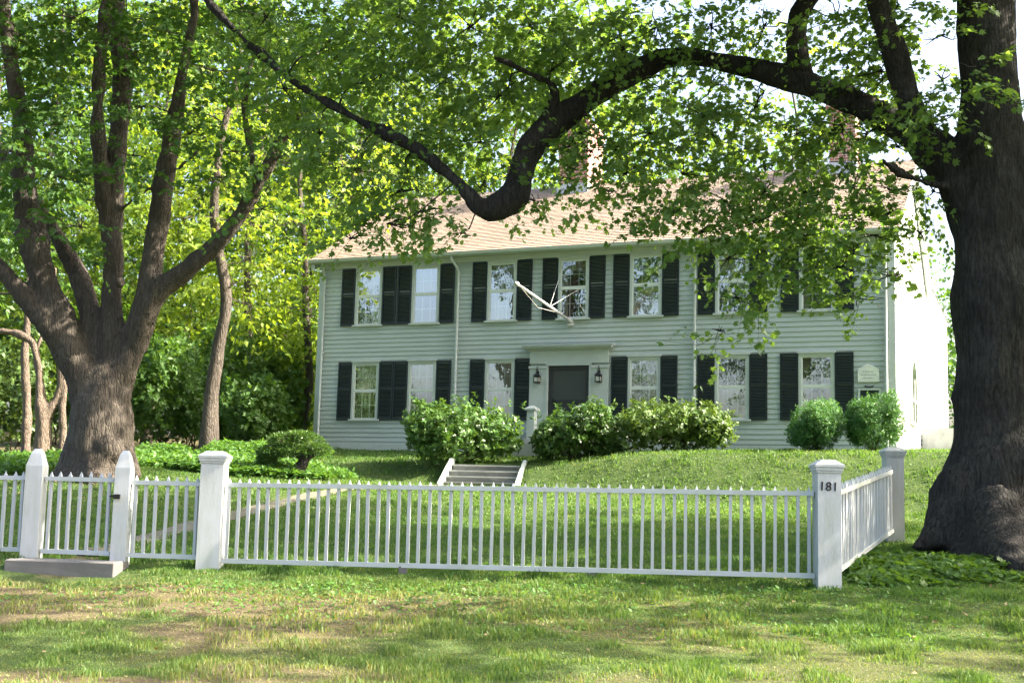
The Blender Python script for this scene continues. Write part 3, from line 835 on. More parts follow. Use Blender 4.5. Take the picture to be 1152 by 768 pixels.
lantern(2.50, 'black wall lantern on the pilaster right of the dark door, farther from the newel post')

# flagpole with stays
HM = Matrix.Translation(house.location) @ Matrix.Rotation(-TH, 4, 'Z')
hb = HM @ Vector((1.68, -.06, 3.30)); tip = HM @ Vector((1.68, -3.75, 3.66))
fp = empty('flagpole', hb); tag(fp, 'bare white flagpole projecting from the sill of the window over the door', 'flagpole')
loc = lambda v: v - hb
mb = MB(); mb.tube([(0, 0, 0), loc(tip)], [.040, .032], 12); mb.build('pole', M['pole'], fp, smooth=True)
mb = MB(); d = (tip - hb).normalized(); p = loc(tip); mb.tube([p - d*.02, p + d*.05, p + d*.10, p + d*.14], [.045, .06, .05, .012], 10); mb.build('finial', M['pole'], fp, smooth=True)
mb = MB(); mb.tube([-d*.03, d*.25], .06, 10); mb.box(-.09, .09, -.02, .06, -.12, .06); mb.build('bracket', M['pole'], fp)
midp = loc(hb.lerp(tip, .42))
for a in ((1.36, -.06, 4.55), (2.06, -.06, 4.22)):
    mb = MB(); mb.tube([midp, loc(HM @ Vector(a))], .007, 6); mb.build('stay', M['pole'], fp)
mb = MB(); a, b = loc(hb.lerp(tip, .97)), loc(hb.lerp(tip, .30)); mb.tube([a, a.lerp(b, .5) + Vector((0, 0, -.22)), b + Vector((0, 0, -.03))], .005, 5)
mb.build('halyard', M['rope'], fp)

# ------------------------------------------------------------------ lawn steps
c = at(545, 530, 27.9)
st = empty('lawn_steps', (-.62, 27.15, g(-.62, 26.6)), R(-8)); tag(st, 'weathered wooden steps with pale side boards set in the grassy bank', 'steps')
M['riser'] = paint('shaded_riser_paint', (.20, .21, .205), .8, .6, (.11, .12, .11), 5, bump=.5)  # darker than the treads, shadow under the nosings put into the colour
for k in range(4):
    z = k * .13
    mb = MB(); mb.box(-.80, .80, k * .30 - .05, k * .30 + .30, z + .10, z + .135); tr_ = mb.build('tread', M['steps'], st)
    mb = MB(); mb.box(-.79, .79, k * .30 + .01, k * .30 + .30, z - .10, z + .099); mb.build('riser', M['riser'], tr_)
for x in (-.88, .80):
    mb = MB(); mb.prism_x([(-.32, -.25), (-.32, .08), (-.20, .14), (1.05, .66), (1.30, .66), (1.30, .2), (.9, .1)], x, x + .08); mb.build('side_board', M['trim'], st, fix=True)

# ------------------------------------------------------------------ fences
def post_cap(parent, x, y, z0, z1, w, name='post'):
    o = MB(); o.box(x - w/2, x + w/2, y - w/2, y + w/2, z0, z1 - .14)
    p = o.build(name, M['white'], parent)
    o = MB(); e = .022
    o.box(x - w/2 - e*.5, x + w/2 + e*.5, y - w/2 - e*.5, y + w/2 + e*.5, z1 - .14, z1 - .115); o.box(x - w/2 - e, x + w/2 + e, y - w/2 - e, y + w/2 + e, z1 - .115, z1 - .08)
    o.box(x - w/2 - e*1.5, x + w/2 + e*1.5, y - w/2 - e*1.5, y + w/2 + e*1.5, z1 - .08, z1 - .055)
    o.frustum(x, y, z1 - .055, z1, w/2 + e*1.5, w/2 + e*1.5, w/2 - .045, w/2 - .045)
    o.build('cap', M['white'], p); return p
def post_point(parent, x, y, z0, z1, w):
    o = MB(); o.box(x - w/2, x + w/2, y - w/2, y + w/2, z0, z1 - .20); o.frustum(x, y, z1 - .20, z1 - .05, w/2, w/2, w*.30, w*.30); o.frustum(x, y, z1 - .05, z1, w*.30, w*.30, w*.16, w*.16)
    return o.build('post', M['white'], parent)
def picket_mesh(h):
    o = MB(); w = .0165
    o.box(-w, w, -w, w, 0, h - .05); o.frustum(0, 0, h - .05, h, w, w, .002, .002)
    me = o.build('picket', M['white']); return me
def span(parent, a, b, n, zb, zt, zr, ovr=0.0):
    """a, b ends (x,y,zbase); bottom rail height zb, top rail zr, picket top zt above base"""
    a, b = Vector(a), Vector(b); d = b - a; L = math.hypot(d.x, d.y); an = math.atan2(d.y, d.x); tilt = math.atan2(d.z, L)
    for z, t in ((zb, .05), (zr, .05)):
        o = MB(); o.box(0, L, -.033, .033, z - t/2, z + t/2); r = o.build('rail', M['rail'], parent)
        r.matrix_world = Matrix.Translation(a) @ Matrix.Rotation(an, 4, 'Z') @ Matrix.Rotation(-tilt, 4, 'Y')
    pm = picket_mesh(zt - zb - .02)
    for i in range(n):
        f = (i + .5) / n; p = pm if i == 0 else pm.copy()
        if i: COL.objects.link(p)
        q = a + d * f; p.parent = parent
        p.location = (q.x, q.y, q.z + zb + .0 + random.uniform(-.006, .006)); p.rotation_euler = (random.uniform(-.010, .010), random.uniform(-.013, .013), an + random.uniform(-.08, .08))
CP, CAPP, G1, G0, FAR = (3.38, 13.3), (-3.38, 14.4), (-4.46, 14.56), (-5.55, 14.74), (5.53, 18.0)
front = empty('picket_fence'); tag(front, 'long white picket fence across the lawn from the gate to the post numbered 181', 'fence')
cpost = post_cap(front, CP[0], CP[1], -.05, 1.40, .245)
post_cap(front, CAPP[0], CAPP[1], .0, 1.36, .26)
post_point(front, G1[0], G1[1], .02, 1.345, .175)
span(front, (CAPP[0] + .13, CAPP[1] - .02, .0), (CP[0] - .125, CP[1] + .02, .06), 56, .12, 1.07, .98)
span(front, (G1[0] + .09, G1[1] - .01, .0), (CAPP[0] - .13, CAPP[1] + .02, .0), 7, .15, 1.08, .98)
for f in (.33, .637):
    x = CAPP[0] + (CP[0] - CAPP[0]) * f; y = CAPP[1] + (CP[1] - CAPP[1]) * f; mb = MB(); mb.box(x - .045, x + .045, y - .03, y + .05, -.1 + .02, .10 + .03); mb.build('stub_post', M['granite'], front)
# number
fc = bpy.data.curves.new('house_number', 'FONT'); fc.body = '181'; fc.size = .128; fc.extrude = .004; fc.offset = .0012; fc.space_character = 1.08; fc.align_x = 'CENTER'
tmp = bpy.data.objects.new('tmp', fc); COL.objects.link(tmp); bpy.context.view_layer.update()
me = bpy.data.meshes.new_from_object(tmp.evaluated_get(bpy.context.evaluated_depsgraph_get())); bpy.data.objects.remove(tmp)
me.materials.clear(); me.materials.append(M['black']); num = bpy.data.objects.new('house_number', me); COL.objects.link(num)
num.location = (CP[0] - .012, CP[1] - .1265, 1.075); num.rotation_euler = (R(90), R(2), 0); num.parent = cpost
lf = empty('picket_fence'); tag(lf, 'short run of white pickets beyond the gate, leaving the picture at its edge', 'fence')
post_point(lf, G0[0], G0[1], .0, 1.345, .195)
span(lf, (-8.6, 15.25, .0), (G0[0] - .10, G0[1] + .02, .02), 26, .15, 1.08, .98)
post_cap(lf, -8.75, 15.27, .0, 1.38, .24)
gate = empty('garden_gate', (G0[0] + .1, G0[1], 0)); tag(gate, 'narrow white picket gate with a black latch above the stone step', 'gate')
ga, gb = Vector((.02, -.0, 0.02)), Vector((G1[0] - G0[0] - .205, G1[1] - G0[1] + .0, .02))
span(gate, ga, gb, 7, .14, 1.09, .98)
mb = MB(); mb.box(gb.x - .0, gb.x + .055, gb.y - .03, gb.y + .03, .09, 1.09); mb.build('stile', M['white'], gate)
mb = MB(); mb.box(gb.x - .03, gb.x + .04, gb.y - .05, gb.y - .031, .80, .83); mb.box(gb.x + .03, gb.x + .10, gb.y - .13, gb.y - .10, .785, .84); mb.tube([(gb.x - .03, gb.y - .07, .815), (gb.x + .06, gb.y - .11, .815)], .011, 8); mb.tube([(gb.x + .03, gb.y - .03, .815), (gb.x + .06, gb.y - .12, .815)], .010, 8); mb.build('latch', M['black'], gate)
side = empty('picket_fence'); tag(side, 'slanting white picket fence running back from the post numbered 181 to the big trunk', 'fence')
post_cap(side, FAR[0], FAR[1], .3, 1.76, .245)
span(side, (CP[0] + .10, CP[1] + .15, .08), (FAR[0] - .06, FAR[1] - .12, .46), 44, .12, 1.07, .95)
# gate step
mb = MB(); n = 16
import bmesh
bm = bmesh.new(); bmesh.ops.create_cube(bm, size=1); bmesh.ops.scale(bm, vec=(1.28, .42, .30), verts=bm.verts)
bmesh.ops.bevel(bm, geom=bm.edges[:], offset=.012, segments=1, affect='EDGES'); bmesh.ops.subdivide_edges(bm, edges=bm.edges[:], cuts=3, use_grid_fill=True)
for v in bm.verts: v.co += mnoise.noise_vector(v.co * 6) * .009
me = bpy.data.meshes.new('stone_step'); bm.to_mesh(me); bm.free(); me.materials.append(M['granite'])
o = bpy.data.objects.new('stone_step', me); COL.objects.link(o); o.location = (-4.99, 14.36, -.065); o.rotation_euler = (0, 0, R(-5))
tag(o, 'rough grey stone step on the grass below the garden gate', 'step')

# ------------------------------------------------------------------ big right tree
YR = 16.6
A_ = at
rt = empty('old_maple', A_(1110, 620, YR)); off = rt.location.copy()
tag(rt, 'massive dark maple beside the slanting fence with one limb arching over the lawn', 'tree')
def PL(lst): return [(A_(x, y, Yd) - off, mlen(r, Yd)) for x, y, Yd, r in lst]
limbsR = [
 PL([(1112,660,16.6,74),(1116,610,16.6,66),(1120,560,16.6,56),(1125,500,16.6,51),(1127,420,16.6,50),(1124,340,16.6,49),(1120,270,16.6,46),(1118,200,16.6,39),(1116,120,16.6,33),(1110,40,16.5,32),(1108,-60,16.4,31),(1100,-180,16.2,26),(1085,-300,16,20),(1075,-450,16,12),(1070,-560,16,6)]),
 PL([(1118,300,16.6,36),(1100,235,16.7,34),(1070,190,16.9,28),(1037,158,17.2,21),(990,131,17.6,16.5),(951,112,17.9,15.5),(896,91,18.3,14),(849,79,18.6,12.5),(800,67,18.9,11.5),(765,64,19.0,11.5),(736,71,19.1,13),(682,98,19.1,14),(639,127,19.0,15),(604,158,18.9,15.5),(586,195,18.8,16),(577,222,18.7,18),(560,233,18.6,15),(545,240,18.5,11)]),
 PL([(566,236,18.6,12),(542,236,18.5,11),(526,218,18.5,8.5),(506,197,18.5,8),(467,166,18.6,7.5),(412,140,18.8,7),(373,117,19,6.5),(340,98,19.2,6),(297,64,19.5,5.5),(257,27,19.8,5),(233,0,20,4.5),(190,-50,20.5,3)]),
 PL([(590,165,18.9,8),(625,105,18.8,5),(590,80,18.5,4),(555,65,18.2,3)]),
 PL([(690,95,19.1,5),(700,60,19.2,4),(690,20,19.2,3),(660,-40,19.2,2.5)]),
 PL([(1060,200,16.9,18),(1035,150,16.9,17),(1020,100,16.8,16),(1000,40,16.6,14),(975,-30,16.4,12),(930,-140,16.2,9),(880,-260,16,6)]),
 PL([(905,92,18.3,13),(896,55,18.3,12),(900,15,18.2,12),(925,-25,18.1,10),(960,-90,18,7),(990,-180,18,5)]),
 PL([(1128,330,16.5,34),(1165,290,16.4,30),(1200,200,16.3,26),(1240,60,16.0,22),(1300,-120,15.6,16),(1350,-300,15.2,9)]),
 PL([(1085,215,16.8,9),(1040,205,16.4,5),(1010,192,16,4),(990,178,15.8,3)]),
 # roots
 PL([(1080,560,16.5,34),(1062,595,16.35,24),(1044,610,16.2,12),(1028,617,16.1,6)]),
 PL([(1120,580,16.1,46),(1128,615,15.6,36),(1140,640,15.1,22),(1165,652,14.7,12)]),
 PL([(1090,600,16.1,30),(1092,640,15.7,22),(1080,655,15.2,10)]),
]
def burls(mb):
    import bmesh as B
    for x, y, Yd, r in ((1122,595,16.25,32),(1075,545,16.35,20),(1150,520,16.15,24),(1080,448,16.6,12)):
        b = B.new(); B.ops.create_icosphere(b, subdivisions=3, radius=mlen(r, Yd)); c = A_(x, y, Yd) - off
        b.verts.ensure_lookup_table(); mb.add([v.co * Vector((1,1,1)).x + c for v in b.verts], [[v.index for v in f.verts] for f in b.faces]); b.free()
trR, allR = limb_mesh('trunk', limbsR, M['bark_dark'], rt, .05, 16, burls, .18)

def clusters(lst, jit=.0):
    C, Rr = [], []
    for (x, y, Yd, rx, rz, ry) in lst:
        C.append(np.array(A_(x, y, Yd))); Rr.append(np.array([mlen(rx, Yd), ry, mlen(rz, Yd)]))
    return C, Rr
near = [  # px, py, depth, half width px, half height px, half depth m  (sprays over the house front)
 (705,195,18.8,30,22,.6),(730,150,18.7,40,30,.8),(770,195,18.4,45,25,.7),(800,150,18.5,45,35,.9),(760,240,18.2,45,20,.6),(815,225,18.2,50,28,.8),(860,185,18.2,45,35,.9),
 (850,250,18,55,22,.7),(905,215,18,50,28,.8),(900,265,17.8,60,18,.7),(955,245,17.8,45,22,.7),(880,300,17.8,55,18,.6),(945,300,17.6,50,16,.6),(985,265,17.4,35,16,.5),(820,290,18,35,16,.5),
 (965,335,17.4,30,13,.4),(830,335,17.8,28,10,.4),(810,372,17.8,14,5,.3),(1000,310,17.2,30,13,.4),(1035,262,17,28,12,.4),(1050,215,16.8,22,14,.4),(1005,215,17.2,40,18,.5),(955,185,17.6,40,22,.6),
 (745,100,18.8,45,25,.8),(800,95,18.9,40,20,.7),(850,120,18.4,40,22,.7),(900,150,18.1,45,22,.7),(1010,165,16.6,28,16,.4),(1045,140,16.4,35,14,.4),(1035,110,16.2,30,16,.5),(990,80,17.2,40,25,.7),(1070,130,15.9,45,10,.3),(1100,75,15.8,35,12,.3),
 (440,252,18.4,60,12,.5),(395,268,18.4,30,10,.4),(475,238,18.4,50,12,.5),(520,262,18.2,18,8,.3),(545,205,18.8,30,16,.5),(600,225,18.8,14,8,.3),(450,215,19,60,20,.8),
 (640,190,19.2,35,14,.4),(690,165,19.2,30,14,.4),(620,80,19,40,30,.8),(560,110,19,55,30,.9),(500,90,19,60,40,1.1),(430,80,19.2,60,40,1.1),(370,50,19.5,55,40,1.1),(470,150,18.8,55,22,.7),(400,190,19,60,22,.8),(360,150,19.3,45,26,.8),(540,160,18.9,35,16,.6),
 (680,50,19,50,35,1),(740,30,18.8,50,35,1),(800,30,18.6,50,35,1),(860,30,18.4,40,35,1),(600,30,19,60,35,1.2),(530,30,19,60,35,1.2),(450,20,19.2,60,35,1.2),
 (940,20,17.8,40,30,.9),(652,150,18.9,24,16,.4),(645,135,18.7,26,16,.5),(665,170,18.7,24,14,.4),(640,165,18.6,20,14,.4),(948,140,17.7,30,20,.5),(940,170,17.6,28,16,.5),(975,150,17.5,24,18,.5),(1010,30,16.9,34,26,.7),(1060,90,16.2,28,18,.5),(970,95,17.4,26,16,.5),(640,200,18.6,22,8,.3),(690,215,18.5,26,16,.4),(935,150,17.8,34,24,.6),(960,210,17.7,36,20,.5),(900,235,18,40,22,.6),(860,215,18.2,40,22,.6),(960,285,17.5,40,14,.5),(1000,240,17.2,30,16,.5),(790,260,18.3,36,14,.5),(790,130,18.7,40,20,.6),(1015,60,17,30,24,.6),(1060,40,16.2,26,20,.5),(1120,110,15.6,30,8,.3),(1040,180,16.5,24,12,.3),(1000,20,17,40,30,.9),(955,60,17.6,30,20,.7),(660,130,19.1,20,10,.3),(300,20,20,55,35,1.2),(320,100,19.6,40,30,.9),
]
C1, R1 = clusters(near)
ex = []     # unseen crown above and beyond the frame, partly added for shade
for i in range(170):
    x = rng.uniform(-3.5, 16); y = rng.uniform(14.0, 20.8)
    ce = (x - 6.3)**2 / 90 + (y - 17.2)**2 / 18
    if ce > 1: continue
    zlo = A_(576, -30, y + 1).z + 1.1; zhi = 14 - 5 * ce
    if x > .46 * y + 2.2: zlo = 3.6
    if zhi < zlo: zlo, zhi = zlo, zlo + .8
    ex.append((np.array([x, y, rng.uniform(zlo, zhi)]), np.array([1.25, 1.25, .8])))
for i in range(48):  # extra out-of-frame clusters added to shade the foreground grass
    x = rng.uniform(1.5, 17); y = rng.uniform(8.2, 14.5)
    zlo = A_(576, -30, y + 1.3).z + 1.2 if x < .46 * y + 2.4 else 4.2
    ex.append((np.array([x, y, rng.uniform(zlo, 11.5)]), np.array([1.25, 1.2, .8])))
for i in range(16): ex.append((np.array([rng.uniform(-3.5, 3.5), rng.uniform(22, 25), rng.uniform(8.2, 12.5)]), np.array([1.3, 1.2, .8])))  # clusters added to throw dappled shade on the left trunk
C2 = [c for c, r in ex]; R2 = [r for c, r in ex]
ax = np.array([6.3, 16.6, 0])
P, A, N, T, L = sprays(C1, R1, ax, .60, 26, 18.0, droop=.4)
P2, A2, N2, T2, L2 = sprays(C2, R2, ax, .9, 30, 3.8, droop=.3)
Pc = np.concatenate([P, P2]) - np.array(off)
sz = np.concatenate([.088 * (.5 + .9 * rng.random(len(P))), .14 * (.7 + .6 * rng.random(len(P2)))])
leaves('crown', Pc, np.concatenate([A, A2]), np.concatenate([N, N2]), sz, np.concatenate([T, T2]), M['leaf_maple'], rt)
o_ = np.array(off)
crown_wood('branches', reach(allR, [c - o_ for c in C1 + C2]), fork_lines([c - o_ for c in C1 + C2], R1 + R2, 5), L - o_, M['bark_dark'], rt)
print('right tree leaves', len(Pc))

# ------------------------------------------------------------------ big left tree
YL = 24.0
lt = empty('spreading_maple', A_(108, 528, YL)); off = lt.location.copy(); o_ = np.array(off)
tag(lt, 'thick brown maple behind the gate splitting low into many upright limbs', 'tree')
limbsL = [
 PL([(106,545,24,50),(108,528,24,42),(111,505,24,36),(114,480,24,33),(117,455,24,31),(119,432,24,29),(121,410,24,20)]),
 PL([(110,465,24,24),(90,415,23.9,20),(70,370,23.8,18),(50,322,23.7,16),(36,270,23.6,17),(28,210,23.5,14),(24,140,23.4,11),(10,50,23.2,8),(0,-60,23,5)]),
 PL([(116,430,24,16),(107,380,24.1,12),(100,340,24.2,12),(84,300,24.3,11),(62,262,24.4,9),(40,228,24.5,8),(14,188,24.6,7),(-30,140,24.8,5),(-80,90,25,3)]),
 PL([(122,440,24,20),(126,390,24,14),(126,340,24,13),(126,280,24,12),(128,220,24,12),(133,150,24,11),(138,90,24,11),(134,30,24,10),(128,-60,24,8),(120,-200,24,5)]),
 PL([(124,300,23.9,8),(116,230,23.8,8),(110,150,23.6,8),(112,70,23.5,7),(120,0,23.4,6),(124,-80,23.2,4)]),
 PL([(126,445,24,22),(146,395,24,15),(162,350,23.9,14),(172,300,23.8,12),(180,240,23.7,12),(188,180,23.6,11),(200,115,23.5,9),(214,40,23.3,7),(225,-60,23,5)]),
 PL([(150,390,24,15),(172,335,23.8,13),(206,308,23.6,12),(240,278,23.4,11),(268,245,23.2,10),(292,205,23.0,9),(310,170,22.8,7),(330,140,22.6,5),(350,110,22.4,3.5)]),
 PL([(290,208,23,6),(280,160,22.9,4),(275,115,22.8,4),(285,60,22.7,3)]),
 PL([(80,400,23.8,12),(54,366,23.6,12),(30,338,23.5,11),(0,302,23.4,10),(-40,260,23.3,8),(-90,200,23,5)]),
 PL([(130,240,23.9,3),(160,218,23.7,2.4),(200,190,23.5,2.2),(232,160,23.3,1.8),(255,130,23.1,1.4)]),
 PL([(128,245,23.9,3),(110,235,23.7,2),(95,205,23.5,2),(80,180,23.4,1.5)]),
 PL([(90,505,24,20),(74,526,23.8,12),(60,538,23.6,6)]), PL([(130,500,24,18),(144,525,23.8,11),(154,536,23.6,6)]), PL([(105,500,23.8,24),(106,532,23.4,14),(104,540,23.1,7)]),
]
def burlL(mb):
    import bmesh as B
    for x, y, Yd, r in ((134,318,23.6,7),(137,446,23.9,11),(90,500,23.8,16),(122,505,23.7,20),(108,475,23.7,18)):
        b = B.new(); B.ops.create_icosphere(b, subdivisions=3, radius=mlen(r, Yd)); c = A_(x, y, Yd) - off
        mb.add([v.co + c for v in b.verts], [[v.index for v in f.verts] for f in b.faces]); b.free()
trL, allL = limb_mesh('trunk', limbsL, M['bark_brown'], lt, .05, 14, burlL, .2)
leftc = [(x, y, d, rx, rz, ry) for x, y, d, rx, rz, ry in [
 (20,40,22.5,60,40,1.2),(80,20,22.5,60,40,1.2),(40,110,22.4,50,26,1),(90,130,22.3,45,22,.9),(20,170,22.4,45,24,.9),(70,200,22.5,45,18,.8),(150,60,22.8,50,35,1.1),(160,120,22.7,40,22,.9),
 (200,40,22.8,50,35,1.1),(240,80,22.6,45,28,1),(215,150,22.8,40,16,.7),(290,50,22.4,50,30,1),(285,120,22.5,45,22,.8),(265,170,22.6,40,16,.7),(310,180,22.3,35,18,.6),(335,130,22.2,40,20,.7),(350,80,22.2,40,26,.8),
 (240,200,22.8,35,12,.6),(295,235,22.5,26,10,.4),(90,255,22.6,35,12,.6),(30,250,22.4,30,12,.6),(150,175,22.6,30,12,.6),(60,70,24.5,60,35,1.2),(150,20,25.5,70,35,1.3),(250,20,25,70,35,1.3),(330,30,24,60,35,1.2),(0,300,24.5,25,12,.6),(5,220,24,35,20,.9)]]
C1, R1 = clusters(leftc)
C2, R2 = [], []
for i in range(110):
    x = rng.uniform(-17, -1.5); y = rng.uniform(18, 30); ce = (x + 9)**2 / 64 + (y - 24)**2 / 36
    if ce > 1: continue
    zlo = A_(576, -30, y).z + 1.0; C2.append(np.array([x, y, rng.uniform(zlo, max(zlo + 1, 17 - 5 * ce))])); R2.append(np.array([1.4, 1.4, .9]))
ax = np.array([-8, 24, 0])
P, A, N, T, L = sprays(C1, R1, ax, .72, 26, 11.5, droop=.3)
P2, A2, N2, T2, L2 = sprays(C2, R2, ax, 1.0, 28, 4.0, droop=.3)
sz = np.concatenate([.105 * (.5 + .9 * rng.random(len(P))), .19 * (.7 + .6 * rng.random(len(P2)))])
leaves('crown', np.concatenate([P, P2]) - o_, np.concatenate([A, A2]), np.concatenate([N, N2]), sz, np.concatenate([T, T2]), M['leaf_deep'], lt)
crown_wood('branches', reach(allL, [c - o_ for c in C1 + C2]), fork_lines([c - o_ for c in C1 + C2], R1 + R2, 5), L - o_, M['bark_brown'], lt)

# ------------------------------------------------------------------ trees and shrubs behind
def back_tree(name, label, px, Yd, hgt, crowns, mat, bark='bark_brown', tr=.16, lean=0, group='trees behind the house', leaf=.2, dens=1.0, base_py=None, shape=DIAM, droop=.3):
    """crowns: list of (dx, dy, z, rx, rz) in metres from the trunk base"""
    x = A_(px, 480, Yd).x; z = g(x, Yd); base = np.array([x, Yd, z - .1])
    t = empty(name, Vector(base)); tag(t, label, 'tree', group)
    top = hgt
    L = [(Vector((lean * k / 6 * hgt * .1 + random.uniform(-.35, .35) * (k > 0), random.uniform(-.1, .1), top * k / 6)), tr * (1.35 if k == 0 else 1 - .13 * k)) for k in range(7)]
    o, allp = limb_mesh('trunk', [L], M[bark], t, 0, 10, None, .25)
    C = [np.array([a, b, c]) for a, b, c, d, e in crowns]; Rr = [np.array([d, d, e]) for a, b, c, d, e in crowns]
    P, A, N, T, Ln = sprays(C, Rr, np.array([0, 0, 0]), 1.1, 20, dens * 2.0, droop=droop, wid=.45)
    leaves('crown', P, A, N, leaf * (.6 + .8 * rng.random(len(P))), T, M[mat], t, shape)
    crown_wood('branches', reach(allp, C), fork_lines(C, Rr, 4), None, M[bark], t)
    return t
def blob(n, x0, x1, z0, z1, r0, r1, dy=2.0):
    return [(rng.uniform(x0, x1), rng.uniform(-dy, dy), rng.uniform(z0, z1), (rr := rng.uniform(r0, r1)), rr * .7) for _ in range(n)]
back_tree('broadleaf_tree', 'slim pale trunk standing in the shrubs between the two maples and the house', 238, 33, 13, blob(12, -3, 3, 7.0, 14, 1.1, 1.8) + blob(7, -1.6, 1.6, 4.2, 7.5, .7, 1.0, .9), 'leaf_bright', 'bark_brown', .2, -.1, leaf=.17)
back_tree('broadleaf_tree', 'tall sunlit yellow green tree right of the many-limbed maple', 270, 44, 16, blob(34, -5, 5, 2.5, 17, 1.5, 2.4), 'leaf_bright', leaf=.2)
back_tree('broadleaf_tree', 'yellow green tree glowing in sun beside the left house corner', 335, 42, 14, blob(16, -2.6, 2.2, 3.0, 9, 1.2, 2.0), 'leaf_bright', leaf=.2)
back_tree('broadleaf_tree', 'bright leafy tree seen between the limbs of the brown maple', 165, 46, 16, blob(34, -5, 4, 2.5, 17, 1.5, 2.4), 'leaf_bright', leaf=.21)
back_tree('broadleaf_tree', 'green shade tree far behind the gate at the picture edge', 40, 44, 16, blob(34, -5, 5, 2, 17, 1.5, 2.4), 'leaf_mid', leaf=.21)
back_tree('broadleaf_tree', 'leafy tree at the wood edge beyond the pale crooked stems', -30, 40, 14, blob(18, -4, 4, 4, 14, 1.5, 2.2), 'leaf_mid', leaf=.2)
back_tree('dark_evergreen', 'dark evergreen rising just behind the left end of the roof', 390, 47, 15, blob(30, -3.2, 2.4, 5, 15, 1.2, 2.0), 'leaf_ever', leaf=.2, dens=1.5, shape=LONG)
back_tree('broadleaf_tree', 'tall tree whose lit crown shows over the left half of the roof', 480, 54, 19, blob(30, -6, 5, 8, 20, 1.8, 2.6), 'leaf_mid', leaf=.23)
back_tree('broadleaf_tree', 'bright crown showing over the roof ridge left of the near chimney', 570, 52, 18, blob(26, -5, 5, 8, 19, 1.7, 2.5), 'leaf_bright', leaf=.22)
back_tree('broadleaf_tree', 'thin pale green crown above the ridge between the chimneys', 700, 58, 18, blob(10, -4, 4, 12, 20, 1.5, 2.2), 'leaf_mid', leaf=.22, dens=.6)
back_tree('broadleaf_tree', 'light green crown over the roof beside the far chimney', 890, 56, 18, blob(14, -5, 4, 12, 20, 1.6, 2.2), 'leaf_bright', leaf=.22, dens=.7)
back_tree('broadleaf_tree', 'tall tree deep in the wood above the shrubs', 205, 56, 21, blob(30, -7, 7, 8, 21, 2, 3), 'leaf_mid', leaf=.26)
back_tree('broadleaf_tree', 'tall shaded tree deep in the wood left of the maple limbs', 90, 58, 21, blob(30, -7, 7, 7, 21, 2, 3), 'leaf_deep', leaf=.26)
back_tree('broadleaf_tree', 'tall dark tree deep in the wood behind the dark evergreen', 350, 60, 22, blob(30, -7, 6, 9, 22, 2, 3), 'leaf_deep', leaf=.26)

def woods(name, label, spots, n, leaf, mat, z0, z1):
    P = []
    per = n // len(spots)
    for (x, y, r_, h_) in spots:
        u = rng.normal(size=(per, 3)); u /= np.linalg.norm(u, axis=1)[:, None]
        k = rng.integers(0, 9, per); off_ = (np.array([[math.cos(i*2.4) * .55 * (i > 0), math.sin(i*2.4) * .55 * (i > 0), -.6 + .16 * i] for i in range(9)]))[k]
        sc = np.array([r_, r_, h_ / 2]); P.append(np.array([x, y, g(x, y) + h_ * .52]) + (off_ + u * (.35 + .2 * rng.random((per, 1)))) * sc)
    P = np.concatenate(P); m = len(P); A = rng.normal(size=(m, 3)); N = rng.normal(size=(m, 3)) * .6 + [0, 0, 1]
    return tag(leaves(name, P, A, N, leaf * (.6 + .8 * rng.random(m)), rng.random(m), M[mat], None, DIAM), label, 'woods', kind='stuff')
woods('woods', 'dense mass of far green woods closing the view behind the house', [(-62 + i * 7 + rng.uniform(-2, 2), 78 + rng.uniform(-4, 8), 6, 17 + rng.uniform(-2, 4)) for i in range(12)] + [(30 + i*9, 95, 7, 15) for i in range(6)] + [(-34 + 5*i, 62, 4.5, 7) for i in range(6)], 110000, .42, 'leaf_deep', 0, 18)
woods('woods', 'shady street trees on the far side of the road, mirrored in the windows', [(-34 + i * 8.5 + rng.uniform(-2, 2), -14 + rng.uniform(-5, 3), 4.2, 9 + rng.uniform(-3, 4)) for i in range(10)] + [(-32 - i * 5.5 + rng.uniform(-2, 2), 17 - i * 5.0 + rng.uniform(-3, 3), 4.0, 11 + rng.uniform(-2, 3)) for i in range(7)], 68000, .38, 'leaf_ever', 0, 14)

